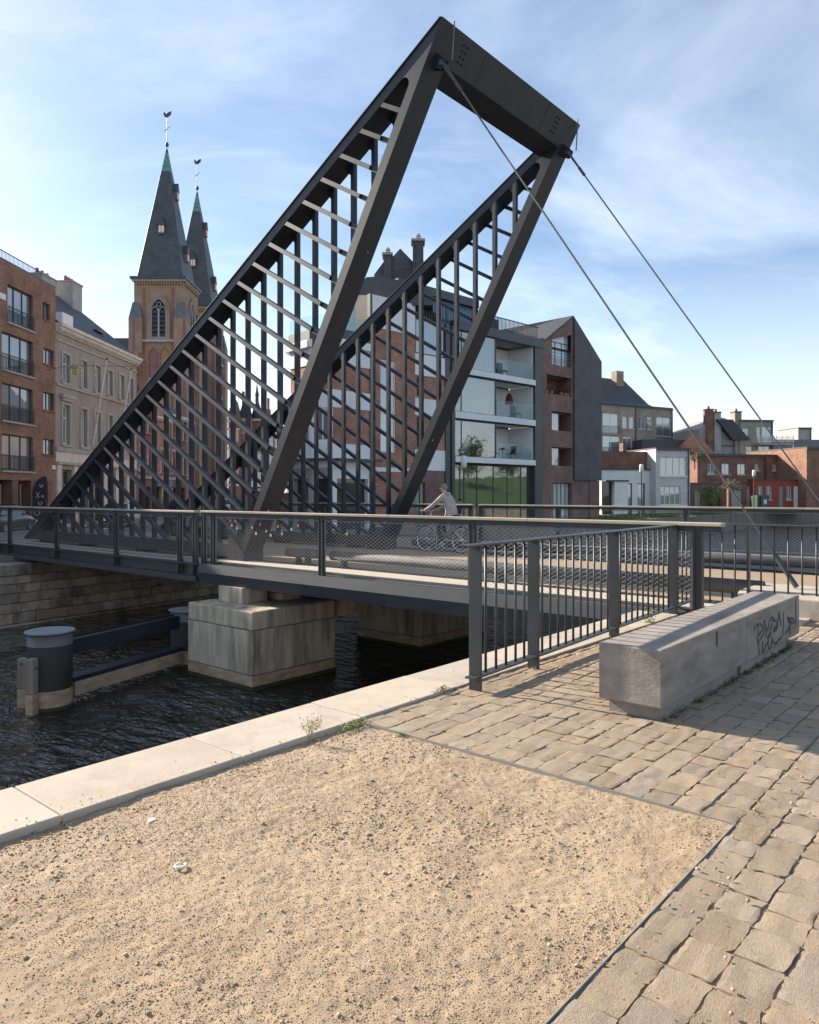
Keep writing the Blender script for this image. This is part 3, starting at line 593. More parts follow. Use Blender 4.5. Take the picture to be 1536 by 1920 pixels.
def cable(label, V, anchor, far):
    s = lug(V, 0)
    t = thing('stay_cable', label, 'cable', BR, anchor, 'stay cables of the bridge')
    e = Vector(anchor); d = (e-s).normalized()
    MB().tube(s+d*.5, e, .0155, 10).build('strand', WIRE if False else CABLE, t)
    f = MB(); sd = Vector((1, 0, 0))
    f.beam(s-d*.02+sd*.05, s+d*.5+sd*.012, .03, .05, up=(1, 0, 0)); f.beam(s-d*.02-sd*.05, s+d*.5-sd*.012, .03, .05, up=(1, 0, 0)); f.build('fork_socket', GALV, t)
    MB().tube(s+d*.48, s+d*.72, .032, 10).build('socket', GALV, t)
    MB().tube(e-d*.5, e, .035, 10).build('socket', GALV, t)
CABLE = mat('cable_strand', (.15, .15, .15), (.09, .09, .095), sc_=30, rough=.4, metal=.6)
cable('near stay cable from the frame top down to the pale anchor block', 10.75, (10.75, 2.5, .33), False)
cable('far stay cable from the frame top slanting out past the right edge', 15.4, (15.4, 2.5, .33), True)
for V, lb in ((10.1, 'pale anchor block behind the concrete bench, holding the near cable'), (14.9, 'pale anchor block across the road, holding the far cable')):
    MB().prism([(V, 0), (V+1.15, 0), (V+1.15, .27), (V+1.08, .31), (V+.08, .31), (V, .26)], 'y', -3.5, 3.05).build('anchor_block', COPE, fr=BR, org=(V, 0, 0), label=lb, cat='block', group='cable anchor blocks', bevel=.015)
# ---------------------------------------------------------------- piers
def pier(V0, V1, label):
    t = thing('bridge_pier', label, 'pier', BR, ((V0+V1)/2, 12.6, -2.2), 'bridge piers in the canal')
    U0, U1 = 11.52, 13.66
    MB().box(V0, V1, U0, U1, -1.06, -.70).build('top_lift', PIERC, t, bevel=.03)
    MB().box(V0+.012, V1-.012, U0+.012, U1-.012, -1.075, -1.055).box(V0+.012, V1-.012, U0+.012, U1-.012, -1.925, -1.905).build('joint', QWALL, t)
    MB().box(V0, V1, U0, U1, -1.91, -1.075).build('middle_lift', PIERC, t, bevel=.012)
    MB().box(V0-.004, V1+.004, U0-.004, U1+.004, -2.13, -1.93).build('tide_band', PIERB, t, bevel=.012)
    MB().box(V0-.012, V1+.012, U0-.012, U1+.012, -3.2, -2.125).build('footing', ALGAE, t)
    return t
p_ = pier(8.95, 11.12, 'streaked square concrete pier standing in the canal nearest the camera')
MB().box(9.45, 10.1, 12.5, 13.3, -.698, -.372).build('pedestal', PIERC, p_, bevel=.01)
MB().box(10.35, 10.85, 12.3, 12.9, -.698, -.56).box(10.4, 10.75, 12.35, 12.8, -.558, -.43).build('bearing_block', PIERC, p_)
MB().box(11.12, 14.0, 11.6, 13.6, -1.07, -.71).build('crosshead', PIERC, p_)
pier(14.0, 16.6, 'shaded concrete pier under the middle of the bridge')
ab = thing('bridge_abutment', 'concrete abutment carrying the bridge end at the near quay', 'abutment', BR, (10, 4, -2))
MB().box(9.8, 20.2, 3.9, 4.6, -3.2, -.43).build('block', PIERC, ab)
# mooring dolphins with timber fenders, and the beams between them
DOLPH = mat('dolphin_coating', (.13, .133, .138), (.10, .104, .11), sc_=2, rough=.5, stretch=(1, 1, .4), c3=(.11, .09, .07), sc3=2)
LIDM = mat('dolphin_lid', (.22, .235, .25), (.17, .18, .195), sc_=3, rough=.6)
def dolphin(c, top, label, fend):
    t = thing('mooring_dolphin', label, 'dolphin', BR, (c[0], c[1], WZ), 'steel mooring dolphins')
    r = .368
    MB().lathe([(r, -1.86), (r, top-.23), (r+.008, top-.228), (r+.008, top-.222), (r, top-.22), (r, top-.02)], (c[0], c[1], 0), 40).build('cylinder', DOLPH, t, smooth=False).data.shade_smooth()
    MB().lathe([(r+.004, -2.14), (r+.004, -1.858)], (c[0], c[1], 0), 40).build('tide_band', PIERB, t)
    MB().lathe([(r+.014, -3), (r+.012, -2.138)], (c[0], c[1], 0), 40).build('algae_skirt', ALGAE, t)
    MB().lathe([(r+.03, top-.022), (r+.046, top-.006), (r+.043, top+.010), (.01, top+.012)], (c[0], c[1], 0), 40).build('lid', LIDM, t)
    if fend:
        for an in (106, 178):
            a = R(an)+R(30); x, y = c[0]+math.cos(a)*(r+.085), c[1]+math.sin(a)*(r+.085)
            b = MB().box(-.075, .075, -.075, .075, -1.86, -1.30+.05*math.sin(an)); b.v = [(x+q[0]*math.cos(a)-q[1]*math.sin(a), y+q[0]*math.sin(a)+q[1]*math.cos(a), q[2]) for q in b.v]
            f = b.build('fender', FENDER, t, bevel=.012)
            b = MB().box(-.072, .072, -.072, .072, -2.32, -1.862); b.v = [(x+q[0]*math.cos(a)-q[1]*math.sin(a), y+q[0]*math.sin(a)+q[1]*math.cos(a), q[2]) for q in b.v]
            b.build('tide_band', PIERB, f)
            MB().tube((x-.11*math.sin(a), y+.11*math.cos(a), -1.42), (x+.11*math.sin(a), y-.11*math.cos(a), -1.42), .016, 8).build('bolt', GALV, f)
D1, D2 = (6.0, 13.42), (9.5, 14.5)
dolphin(D1, -.865, 'round steel dolphin with timber fenders and pale lid, leftmost in the water', True)
dolphin(D2, -1.0, 'round steel dolphin half hidden behind the concrete pier', False)
dv = Vector((D2[0]-D1[0], D2[1]-D1[1], 0)); dv.normalize()
a3, b3 = Vector((*D1, 0))+dv*.37, Vector((*D2, 0))-dv*.37
MB().beam(a3+Vector((0, 0, -1.22)), b3+Vector((0, 0, -1.22)), .16, .26).beam(a3+Vector((0, 0, -1.08))+Vector((-dv.y, dv.x, 0))*.09, b3+Vector((0, 0, -1.08))+Vector((-dv.y, dv.x, 0))*.09, .02, .05).build('upper_waling_beam', STEEL, fr=BR, org=(7.6, 14, -1.2), label='dark steel waling beam linking the two dolphins, the upper one', cat='beam')
MB().beam(a3+Vector((0, 0, -1.84)), b3+Vector((0, 0, -1.84)), .34, .16).build('lower_waling_beam', STEEL, fr=BR, org=(7.6, 14, -1.8), label='lower timber faced waling beam just above the water between the dolphins', cat='beam')
lw = bpy.data.objects['lower_waling_beam']
sd = Vector((dv.y, -dv.x, 0)); MB().beam(a3+sd*.16+Vector((0, 0, -1.96)), b3+sd*.16+Vector((0, 0, -1.96)), .08, .24).build('tide_face', PIERB, lw)
# ---------------------------------------------------------------- quay railing
o0 = Vector((4.89, 3.44, 0)); d1 = Vector((5.26, .24, 0)).normalized(); 
ra = BR.w(o0); RF = Fr(ra.x, ra.y, 0, BA+math.atan2(d1.y, d1.x))
rl = thing('quay_railing', 'dark steel baluster railing along the quay edge, turning behind the bench', 'railing', RF, (2.6, 0, 0))
bx = MB
MB().box(-.19, 5.40, -.058, .058, 1.140, 1.156).build('handrail', STEEL2, rl, bevel=.003)
MB().box(-.12, 5.40, -.05, .05, .105, .119).build('bottom_rail', STEEL2, rl, bevel=.003)
for x in (-.04, .91, 2.71, 4.61): MB().box(x-.012, x+.012, -.055, .055, -.03, 1.139).build('post', STEEL2, rl, bevel=.003)
bar_me = MB().tube((0, 0, .1195), (0, 0, 1.1395), .0112, 10).mesh('baluster'); bar_me.materials.append(STEEL2); bar_me.shade_smooth()
for x in (.11, .27, .43, .59, .74, 1.07, 1.23, 1.39, 1.55, 1.71, 1.88, 2.04, 2.2, 2.37, 2.54, 2.88, 3.05, 3.22, 3.39, 3.56, 3.73, 3.91, 4.08, 4.25, 4.43, 4.8, 4.97, 5.14): inst('baluster', bar_me, rl, (x, 0, 0))
# second leg, square to the first, running toward the road
ca = -math.atan2(d1.y, d1.x)
def L2(s, off=0, z=0):                       # along the second leg, in railing coordinates
    e = Vector((10.16+.012*s, 3.68-s, z)); p = e-o0; return Vector((p.x*d1.x+p.y*d1.y, -p.x*d1.y+p.y*d1.x, z))
MB().beam(L2(-.02, z=1.150), L2(9, z=1.185), .1, .016).build('handrail', STEEL2, rl)
MB().beam(L2(.06, z=.112), L2(9, z=.112), .09, .014).build('bottom_rail', STEEL2, rl)
for s in (.03, .75, 2.35, 3.95, 5.55): MB().beam(L2(s, z=-.02), L2(s, z=1.14), .10, .024, up=(0, 1, 0)).build('post', STEEL2, rl)
for k in range(50):
    s = .11+.158*k
    if min(abs(s-q) for q in (.03, .75, 2.35, 3.95, 5.55)) > .06: inst('baluster', bar_me, rl, L2(s))
# ---------------------------------------------------------------- bench
bn = thing('concrete_bench', 'long grey concrete bench block with graffiti on its shaded side', 'bench', BR, (6.8, 2.23, 0))
for a, c in ((4.98, 6.86), (6.868, 8.66)):
    MB().box(a, c, 1.99, 2.455, .088, .49).build('seat_block', CONC, bn, bevel=.012)
for a, c in ((5.04, 6.66), (6.76, 8.26)): MB().box(a, c, 2.012, 2.40, -.02, .087).build('plinth', CONC, bn)
MB().box(8.50, 8.512, 1.986, 1.9885, .20, .47).build('drip_mark', BLACK, bn)  # thin black strips for the dark drips down the side
for a in (6.06, 6.085): MB().box(a, a+.005, 1.986, 1.9885, .36 if a < 6.07 else .34, .47).build('drip_mark', BLACK, bn)
GR = [[(7.06,.337),(7.11,.369),(7.21,.375),(7.31,.347),(7.32,.315),(7.26,.29),(7.17,.263),(7.16,.212)],[(7.18,.374),(7.19,.295),(7.16,.225),(7.21,.194),(7.21,.095)],[(7.17,.214),(7.27,.238),(7.36,.276),(7.37,.348),(7.38,.387),(7.41,.333),(7.44,.274),(7.41,.228)],[(7.44,.274),(7.5,.302),(7.53,.347),(7.59,.376),(7.67,.376),(7.62,.315),(7.55,.249),(7.53,.211),(7.62,.244)],[(7.66,.351),(7.77,.332),(7.8,.292),(7.77,.249),(7.68,.246),(7.71,.272),(7.81,.27)],[(7.81,.249),(7.85,.328),(7.87,.397),(7.9,.352),(7.95,.261)],[(8.04,.388),(8.03,.261),(8.01,.157)],[(7.32,.206),(7.32,.095),(7.36,.122),(7.44,.153),(7.5,.16),(7.51,.118),(7.55,.095),(7.6,.124),(7.64,.179)],[(7.64,.19),(7.68,.138),(7.77,.119),(7.88,.139),(7.97,.147)],[(7.48,.233),(7.51,.169)],[(8.18,.323),(8.24,.293),(8.41,.272),(8.41,.233),(8.24,.266),(8.2,.293),(8.28,.238),(8.24,.2),(8.1,.166)],[(8.3,.236),(8.27,.196),(8.29,.122)]]
SPRAY = mat('spray_paint', (.045, .04, .04), (.10, .09, .085), sc_=14, rough=.9)
for n_, st in enumerate(GR):
    pts = [Vector(p) for p in st]; sm = []
    for i in range(len(pts)-1):
        p0, p1, p2, p3 = pts[max(i-1, 0)], pts[i], pts[i+1], pts[min(i+2, len(pts)-1)]
        for q in range(4):
            t = q/4; sm.append(.5*((2*p1)+(p2-p0)*t+(2*p0-5*p1+4*p2-p3)*t*t+(3*p1-p0-3*p2+p3)*t*t*t))
    sm.append(pts[-1]); g = MB(); wv = .013
    L_, R_ = [], []
    for i, p in enumerate(sm):
        d = sm[min(i+1, len(sm)-1)]-sm[max(i-1, 0)]; d = Vector((d.x, d.y*1.0)).normalized() if d.length else Vector((1, 0)); n = Vector((-d.y, d.x))*wv*(.65+.5*abs(math.sin(i*.7+n_)))
        L_.append((p.x+n.x, 1.9885-.0002*n_, max(.09, p.y+n.y))); R_.append((p.x-n.x, 1.9885-.0002*n_, max(.09, p.y-n.y)))
    for i in range(len(sm)-1): g.quad(L_[i], L_[i+1], R_[i+1], R_[i])
    g.build('graffiti_stroke', SPRAY, bn)
# ---------------------------------------------------------------- left row of the street
LS = Fr(-22.1, 46.93, -.465, math.atan2(1, .037), 1.3)
def rail_bars(par, x0, x1, z0, z1, y, m=BROWNF, n=None, r=.008):
    b = MB().box(x0, x1, y-.02, y+.02, z1-.03, z1).box(x0, x1, y-.015, y+.015, z0, z0+.03); n = n or int((x1-x0)/.1)
    for i in range(n+1):
        x = x0+(x1-x0)*i/n; b.box(x-r, x+r, y-r, y+r, z0+.03, z1-.03)
    return b.build('balcony_railing', m, par)
t = thing('brick_apartment_block', 'orange brown brick apartment block at the left edge with dark balcony windows', 'building', LS, (-6, 5, 0))
big = []; small = []
for x0 in (-4.45, -9.2):
    for z0, z1 in ((2.6, 4.1), (4.72, 6.26), (6.87, 8.42), (8.95, 10.52)): big.append((x0+(.42 if z0 > 8.9 else 0), x0+2.45, z0, z1))
for z0, z1 in ((3.4, 4.12), (5.48, 6.32), (7.64, 8.37)): small.append((-1.1, -.12, z0, z1))
small.append((-1.17, -.5, 9.72, 10.5))
w_ = wall(MB(), -9.6, 0, 2.15, 11.43, big+small); w_.quad((-9.6, 0, 2.15), (-9.6, 1.2, 2.15), (0, 1.2, 2.15), (0, 0, 2.15)); w_.quad((0, 0, 2.15), (0, 9, 2.15), (0, 9, 11.43), (0, 0, 11.43)); w_.quad((-9.6, 9, 0), (-9.6, 0, 0), (-9.6, 0, 11.43), (-9.6, 9, 11.43)); w_.quad((0, 9, 0), (-9.6, 9, 0), (-9.6, 9, 11.43), (0, 9, 11.43))
w_.build('wall', BRK_L, t)
MB().box(-9.6, 0, .0, 9, 11.43, 11.5).build('roof', DARK, t)
MB().box(-9.6, -.3, 1.2, 1.3, 0, 2.14).build('shop_front', BROWNF, t)
for x in (-3.4, -1.9, -.45, -5.6, -8): MB().box(x-.22, x+.22, .02, .45, .42, 2.148).build('column', BRK_H, t)
for x in (-3.4, -1.9, -.45): MB().box(x-.24, x+.24, 0, .47, 0, .42).build('plinth', STONE, t)
for x0, x1 in ((-5.3, -3.7), (-3.1, -2.2), (-1.6, -.75)): window(t, x0, x1, .3, 2.05, 1.1, BROWNF, GLASSD, 1, 1)
for h in big:
    window(t, *h, .12, BROWNF, GLASS, 3, 1, fw=.05); rail_bars(t, h[0]-.05, h[1]+.05, h[2]-.05, h[2]+.62, -.06)
    MB().box(h[0]-.08, h[1]+.08, -.1, .0, h[2]-.13, h[2]-.052).build('sill', STONE, t)
for h in small: window(t, *h, .12, BROWNF, GLASS, 2, 1, fw=.04, sill=None); MB().box(h[0]-.05, h[1]+.05, -.05, .1, h[2]-.07, h[2]-.003).build('sill', BRK_H, t)
rail_bars(t, -9.6, -.35, 11.5, 12.1, .5, n=90)
for x0, x1, y0, zt in ((-1.9, -1.2, 3, 13.0), (-4.9, -4.45, 1.2, 12.6)):
    c = MB().box(x0, x1, y0, y0+.8, 11.5, zt).build('chimney', STONE, t); MB().lathe([(.16, zt), (.14, zt+.3), (.18, zt+.32)], ((x0+x1)/2, y0+.4, 0), 10).build('flue', DARK, c)
MB().box(-.33, -.06, -.03, -.002, 2.72, 2.92).build('street_name_plate', WHITE, t)
MB().box(-4.7, -4.2, -.035, -.002, 9.75, 10.0).build('name_plate', WHITE, t)

t = thing('added_shade_block', 'unseen brick block added beyond the left edge to shade the bridge leaf', 'building', LS, (-14, 5, 0))  # unseen block, added and sized to throw shade over the lifting leaf
hl = [(x, x+1.2, z, z+1.4) for x in (-14, -11.5) for z in (1, 3.6, 6.2)]
b = wall(MB(), -15, -9.62, 0, 8.6, hl); b.quad((-15, 9, 0), (-15, 0, 0), (-15, 0, 8.6), (-15, 9, 8.6)); b.quad((-9.62, 9, 0), (-15, 9, 0), (-15, 9, 8.6), (-9.62, 9, 8.6)); b.build('wall', BRK_H, t); MB().box(-15, -9.62, 0, 9, 8.6, 8.7).build('flat_roof', DARK, t)
for h in hl: window(t, *h, .12, WHITE, GLASS, 2, 1)
MB().box(-21, -15.01, 0, 9, 0, 7.7).build('added_shade_wing', BRK_H, t)  # unseen wing, added and raised until it shades the dolphin
t = thing('classical_townhouse', 'grey rendered classical townhouse with white dentil cornice and two flagpoles', 'building', LS, (4.9, 5, 0))
UPW = [(.67, 1.36), (2.59, 3.2), (4.13, 4.8), (5.73, 6.3), (7.27, 7.86), (8.7, 9.2)]
holes = [(a, b, 7.04, 8.42) for a, b in UPW]+[(a, b, 4.0, 5.93) for a, b in UPW]
dh = [(.5, 1.6, 0, 2.75), (2.5, 3.4, 0, 2.6), (4.1, 5.0, 0, 2.6), (5.7, 6.5, 0, 2.6), (7.2, 8.0, 0, 2.6)]
b = wall(MB(), 0, 9.75, 0, 9.34, holes+dh, d=.25); b.quad((9.75, 0, 0), (9.75, 8.4, 0), (9.75, 8.4, 9.34), (9.75, 0, 9.34)); b.add([(9.75, 0, 9.34), (9.75, 8.4, 9.34), (9.75, 4.2, 13.3)], [(0, 1, 2)])
b.build('wall', RENDB, t)
for h in holes:
    window(t, *h, .15, WHITE, GLASS, 2, [.68], fw=.07)
    a, c, z0, z1 = h; MB().box(a-.14, a-.005, -.05, .0, z0-.02, z1+.14).box(c+.005, c+.14, -.05, .0, z0-.02, z1+.14).box(a-.004, c+.004, -.05, .0, z1+.005, z1+.14).build('surround', STONE, t)
    MB().box(a-.18, c+.18, -.14, -.002, z0-.14, z0-.03).build('sill', STONE, t)
MB().box(.35, 1.7, -.22, -.002, 6.25, 6.42).box(.45, 1.6, -.16, -.002, 6.1, 6.245).build('window_hood', STONE, t)
for z, hh, d in ((6.78, .12, .10), (3.62, .22, .08), (2.98, .12, .16), (8.95, .08, .06)): MB().box(0, 9.75, -d, -.001, z, z+hh).build('string_course', STONE, t)
MB().box(0, 9.75, -.03, -.0005, 3.12, 3.6).build('fascia_band', CORN, t)
for x in (.28, 1.95, 3.75, 5.35, 6.85, 8.4): MB().box(x-.2, x+.2, -.07, -.001, 0, 2.97).build('pilaster', CORN, t)
for h in dh:
    window(t, *h, .18, mat('grey_door', (.16, .165, .16), rough=.6) if h is dh[0] else BROWNF, GLASSD, 2, [.72], fw=.09)
c = MB().box(-.02, 9.85, -.36, 0, 9.62, 9.78).box(0, 9.8, -.26, 0, 9.5, 9.619).box(0, 9.78, -.12, 0, 9.34, 9.499).build('cornice', CORN, t)
for i in range(54): MB().box(.05+i*.18, .14+i*.18, -.25, -.121, 9.40, 9.498).build('dentil', CORN, c)
MB().prism([(-.2, 9.78), (4.2, 13.3), (8.4, 9.78)], 'x', .02, 9.7).build('roof', SLATE, t)
for x0, x1, y0, y1, z0, zt in ((6.3, 7.9, 4.0, 4.9, 12.2, 14.0), (8.4, 9.6, 3.3, 4.4, 11.8, 14.15)):
    c = MB().box(x0, x1, y0, y1, z0, zt).box(x0-.05, x1+.05, y0-.05, y1+.05, zt, zt+.08).build('chimney', STONE, t)
    for i in range(3): MB().lathe([(.11, zt+.08), (.09, zt+.42)], (x0+.25+i*(x1-x0-.5)/2, (y0+y1)/2, 0), 8).build('chimney_pot', RUST, c)
MB().box(6.2, 7.2, .8, 1.5, 10.75, 10.82).build('skylight', GLASSD, t).rotation_euler = (0, 0, 0)
for x in (3.4, 6.55):
    MB().tube((x, -.25, 4.0), (x, -1.0, 8.6), .022, 6).tube((x, -.05, 4.4), (x, -.36, 4.6), .02, 6).build('flagpole', WHITE, t)
    MB().lathe([(.06, 0), (.07, .08), (.01, .12)], (x, -1.0, 8.58), 8).build('finial', DARK, t)
MB().box(.05, 1.1, -.32, .1, 9.79, 10.3).build('dormer_box', WHITE, t)

def townhouse(x0, x1, zt, m, label, gable='step', sign=None, floors=3):
    t = thing('narrow_townhouse', label, 'house', LS, ((x0+x1)/2, 3, 0), 'narrow townhouses of the left row')
    W = x1-x0; hl = []; n = 2 if W < 3 else 3
    for f in range(1, floors):
        z0 = .5+2.45*f
        if z0+1.5 > zt-.1: break
        for i in range(n):
            c = x0+W*(i+.5)/n; hl.append((c-.3, c+.3, z0, z0+1.5))
    dh = [(x0+.3, x0+W*.45, 0, 2.0), (x0+W*.55, x1-.3, 0, 2.0)]
    b = wall(MB(), x0, x1, 0, zt, hl+dh, d=.2); b.quad((x0, 8, 0), (x0, 0, 0), (x0, 0, zt), (x0, 8, zt)); b.quad((x1, 0, 0), (x1, 8, 0), (x1, 8, zt), (x1, 0, zt)); b.build('wall', m, t)
    for h in hl:
        window(t, *h, .12, WHITE, GLASS, 2, [.65], fw=.06, sill=STONE); MB().box(h[0]-.1, h[1]+.1, -.04, -.001, h[3]+.01, h[3]+.2).build('lintel', STONE, t)
    for h in dh: window(t, *h, .15, BROWNF, GLASSD, 1, [.8], fw=.07)
    for z in (2.5, zt-.25): MB().box(x0, x1, -.12, -.001, z, z+.18).build('string_course', STONE, t)
    if gable == 'step':
        s = 4; g = MB()
        for i in range(s):
            a = x0+W*.5*i/s; g.box(a, x1-W*.5*i/s, 0, .3, zt+i*.62, zt+(i+1)*.62-.001)
        g.box((x0+x1)/2-.2, (x0+x1)/2+.2, -.05, .35, zt+s*.62, zt+s*.62+.6); g.build('stepped_gable', BRK_H, t)
        MB().prism([(x0+.1, zt), (x1-.1, zt), ((x0+x1)/2, zt+2.2)], 'y', .31, 8).build('roof', SLATE, t)
    else:
        MB().prism([(-.15, zt), (3.6, zt+2.6), (8, zt)], 'x', x0, x1).build('roof', SLATE, t); MB().box(x0, x1, -.2, -.001, zt-.12, zt+.05).build('gutter', CORN, t)
        if gable == 'dormer': MB().prism([(x0+W*.3, zt), (x0+W*.7, zt), (x0+W*.7, zt+1.3), (x0+W*.5, zt+2.1), (x0+W*.3, zt+1.3)], 'y', .1, 2.4).build('dormer', m, t)
    if sign: MB().box(x0+.2, x1-.2, -.25, -.13, 2.02, 2.46).build('shop_sign', sign, t)
    return t
BLUE = mat('blue_sign', (.03, .13, .33), rough=.5)
townhouse(9.8, 12.3, 7.3, BRK_H, 'narrow house with stepped stone gable beside the classical townhouse', 'step')
townhouse(12.33, 15.5, 6.6, BRK_R, 'red brick townhouse with a blue shop sign behind the truss', 'dormer', BLUE)
townhouse(15.53, 18.9, 7.0, BRK_H, 'dark brick townhouse next to the church forecourt', 'eaves')
# ---------------------------------------------------------------- twin tower church
CH = Fr(-24.7, 82.3, GZ, R(90))
t = thing('twin_tower_church', 'striped brick church with two slate spires rising beyond the left row', 'church', CH, (8.8, 10, 0))
def arch(cx, w, z0, zs, n=7):                # pointed arch outline (u,z)
    pts = [(cx-w/2, z0), (cx+w/2, z0)]
    for i in range(n+1):
        a = math.acos(.5)*i/n; pts.append((cx-w/2+w*math.cos(a), zs+w*math.sin(a)))
    for i in range(n-1, -1, -1):
        a = math.acos(.5)*i/n; pts.append((cx+w/2-w*math.cos(a), zs+w*math.sin(a)))
    return pts
def ring(inner, outer, ax, a, b):            # band between two outlines
    m = MB(); P = (lambda u, z, t_: (t_, u, z)) if ax == 'x' else (lambda u, z, t_: (u, t_, z)); n = len(inner)
    for i in range(n):
        j = (i+1) % n
        m.quad(P(*inner[i], a), P(*inner[j], a), P(*outer[j], a), P(*outer[i], a)); m.quad(P(*outer[i], a), P(*outer[j], a), P(*outer[j], b), P(*outer[i], b)); m.quad(P(*inner[i], b), P(*inner[j], b), P(*inner[j], a), P(*inner[i], a))
    return m
GREYS = mat('tracery_stone', (.40, .40, .40), (.32, .32, .33), rough=.8)
BRKP = mat('purple_brick_stripe', (.27, .135, .125), (.22, .11, .10), sc_=3, rough=.85)
BRKO = mat('ochre_brick_stripe', (.36, .235, .10), (.30, .19, .085), sc_=3, rough=.85)
LEAD = mat('weathered_lead', (.15, .155, .165), (.11, .115, .12), sc_=2, rough=.7)
def tower(x0):
    S = 5.45; T_ = MB().box(x0, x0+S, 0, S, 0, 25.5).build('tower', BRK_C, t)
    b = MB()
    for (bx0, bx1, by0, by1) in ((x0-.45, x0+1.0, -.45, 1.0), (x0-.45, x0+1.0, S-1.0, S+.45), (x0+S-1.0, x0+S+.45, -.45, 1.0), (x0+S-1.0, x0+S+.45, S-1.0, S+.45)):
        MB().box(bx0, bx1, by0, by1, 0, 21.2).build('buttress', BRK_C, T_)
        MB().add([(bx0, by0, 21.2), (bx1, by0, 21.2), (bx1, by1, 21.2), (bx0, by1, 21.2), (bx0+.4, by0+.4, 23.0), (bx1-.3, by0+.4, 23.0), (bx1-.3, by1-.3, 23.0), (bx0+.4, by1-.3, 23.0)], [(0,3,2,1),(0,1,5,4),(1,2,6,5),(2,3,7,6),(3,0,4,7),(4,5,6,7)]).build('weathering_cap', LEAD, T_)
    for y in (1.05, 1.45, 3.85, 4.25): MB().box(x0-.03, x0, y, y+.28, 0, 24.6).build('brick_stripe', BRKP if y in (1.05, 4.25) else BRKO, T_)
    for y in (-.3, 5.2): MB().box(x0-.475, x0-.452, y, y+.3, 0, 21.1).build('brick_stripe', BRKP, T_)
    c = 2.725
    for ax in 'xy':                          # belfry openings on the two faces in view
        base = x0 if ax == 'x' else 0; cc = c if ax == 'x' else x0+c
        def pr(poly, a, e, nm, m_): return MB().prism(poly, ax, base+a, base+e).build(nm, m_, T_)
        pr(arch(cc, 1.75, 19.1, 21.9), -.04, -.02, 'belfry_opening', BLACK)
        ring(arch(cc, 1.8, 19.05, 21.9), arch(cc, 2.5, 18.9, 21.9), ax, base-.22, base).build('brick_arch', BRKO if False else BRK_C, T_)
        ring(arch(cc, 1.66, 19.12, 21.9), arch(cc, 1.84, 19.03, 21.9), ax, base-.16, base).build('stone_arch', GREYS, T_)
        bar = MB(); P = (lambda u0, u1, z0, z1: bar.box(base-.15, base-.05, u0, u1, z0, z1)) if ax == 'x' else (lambda u0, u1, z0, z1: bar.box(u0, u1, base-.15, base-.05, z0, z1))
        P(cc-.055, cc+.055, 19.15, 22.3); bar.build('mullion', GREYS, T_)
        for s in (-.42, .42):
            ring(arch(cc+s, .66, 19.2, 21.9), arch(cc+s, .78, 19.15, 21.9), ax, base-.14, base-.05).build('tracery', GREYS, T_)
            for z in range(6):
                zb = 19.25+z*.5; poly = [(-.13, zb), (-.05, zb+.3), (-.05, zb+.36), (-.15, zb+.05)]
                l = MB()
                if ax == 'x': l.prism([(base+p[0], p[1]) for p in poly], 'y', cc+s-.31, cc+s+.31)
                else: l.prism([(base+p[0], p[1]) for p in poly], 'x', cc+s-.31, cc+s+.31)
                l.build('louvre', LOUV, T_)
        bar = MB(); bar.torus((base-.1, cc, 22.75) if ax == 'x' else (cc, base-.1, 22.75), (1, 0, 0) if ax == 'x' else (0, 1, 0), .24, .045, 16, 5); bar.build('quatrefoil', GREYS, T_)
        for s in (-.62, .62):
            pr(arch(cc+s, .85, 14.9, 17.2), -.025, -.008, 'blind_lancet', BRKO if s < 0 else BRKP); ring(arch(cc+s, .85, 14.9, 17.2), arch(cc+s, 1.05, 14.85, 17.2), ax, base-.10, base).build('lancet_moulding', BRKP, T_)
        (MB().box(base-.3, base, .9, 4.55, 18.62, 18.88) if ax == 'x' else MB().box(x0+.9, x0+4.55, base-.3, base, 18.62, 18.88)).build('sill', GREYS, T_)
        (MB().box(base-.16, base, 1.0, 4.45, 14.4, 14.7) if ax == 'x' else MB().box(x0+1.0, x0+4.45, base-.16, base, 14.4, 14.7)).build('string_course', GREYS, T_)
        for i in range(17):
            u = .25+i*.30; (MB().box(base-.18, base, u, u+.15, 24.9, 25.28) if ax == 'x' else MB().box(x0+u, x0+u+.15, base-.18, base, 24.9, 25.28)).build('corbel', BRKO, T_)
    MB().box(x0-.2, x0+S+.2, -.2, S+.2, 25.28, 25.5).build('corbel_table', STONE, T_)
    MB().box(x0-.36, x0+S+.36, -.36, S+.36, 25.5, 25.78).build('gutter', DARK, T_)
    cx, cy = x0+S/2, S/2; z0, zt = 25.78, 41.4; hb = 2.55
    def pyr(za, zb, nm, m_):
        ra, rb = hb*(zt-za)/(zt-z0), hb*(zt-zb)/(zt-z0); k = .12
        def oc(r, z): q = r*.975; return [(cx-r, cy-q, z), (cx-q, cy-r, z), (cx+q, cy-r, z), (cx+r, cy-q, z), (cx+r, cy+q, z), (cx+q, cy+r, z), (cx-q, cy+r, z), (cx-r, cy+q, z)]
        return MB().add(oc(ra, za)+oc(rb, zb), [tuple(range(8))[::-1], tuple(range(8, 16))]+[(i, (i+1) % 8, 8+(i+1) % 8, 8+i) for i in range(8)]).build(nm, m_, T_)
    pyr(z0, 38.3, 'spire', SPIRE)
    for i in range(5): pyr(38.31+i*.56, 38.31+i*.56+.53, 'copper_sheet', COPPER if i != 4 else DARK)
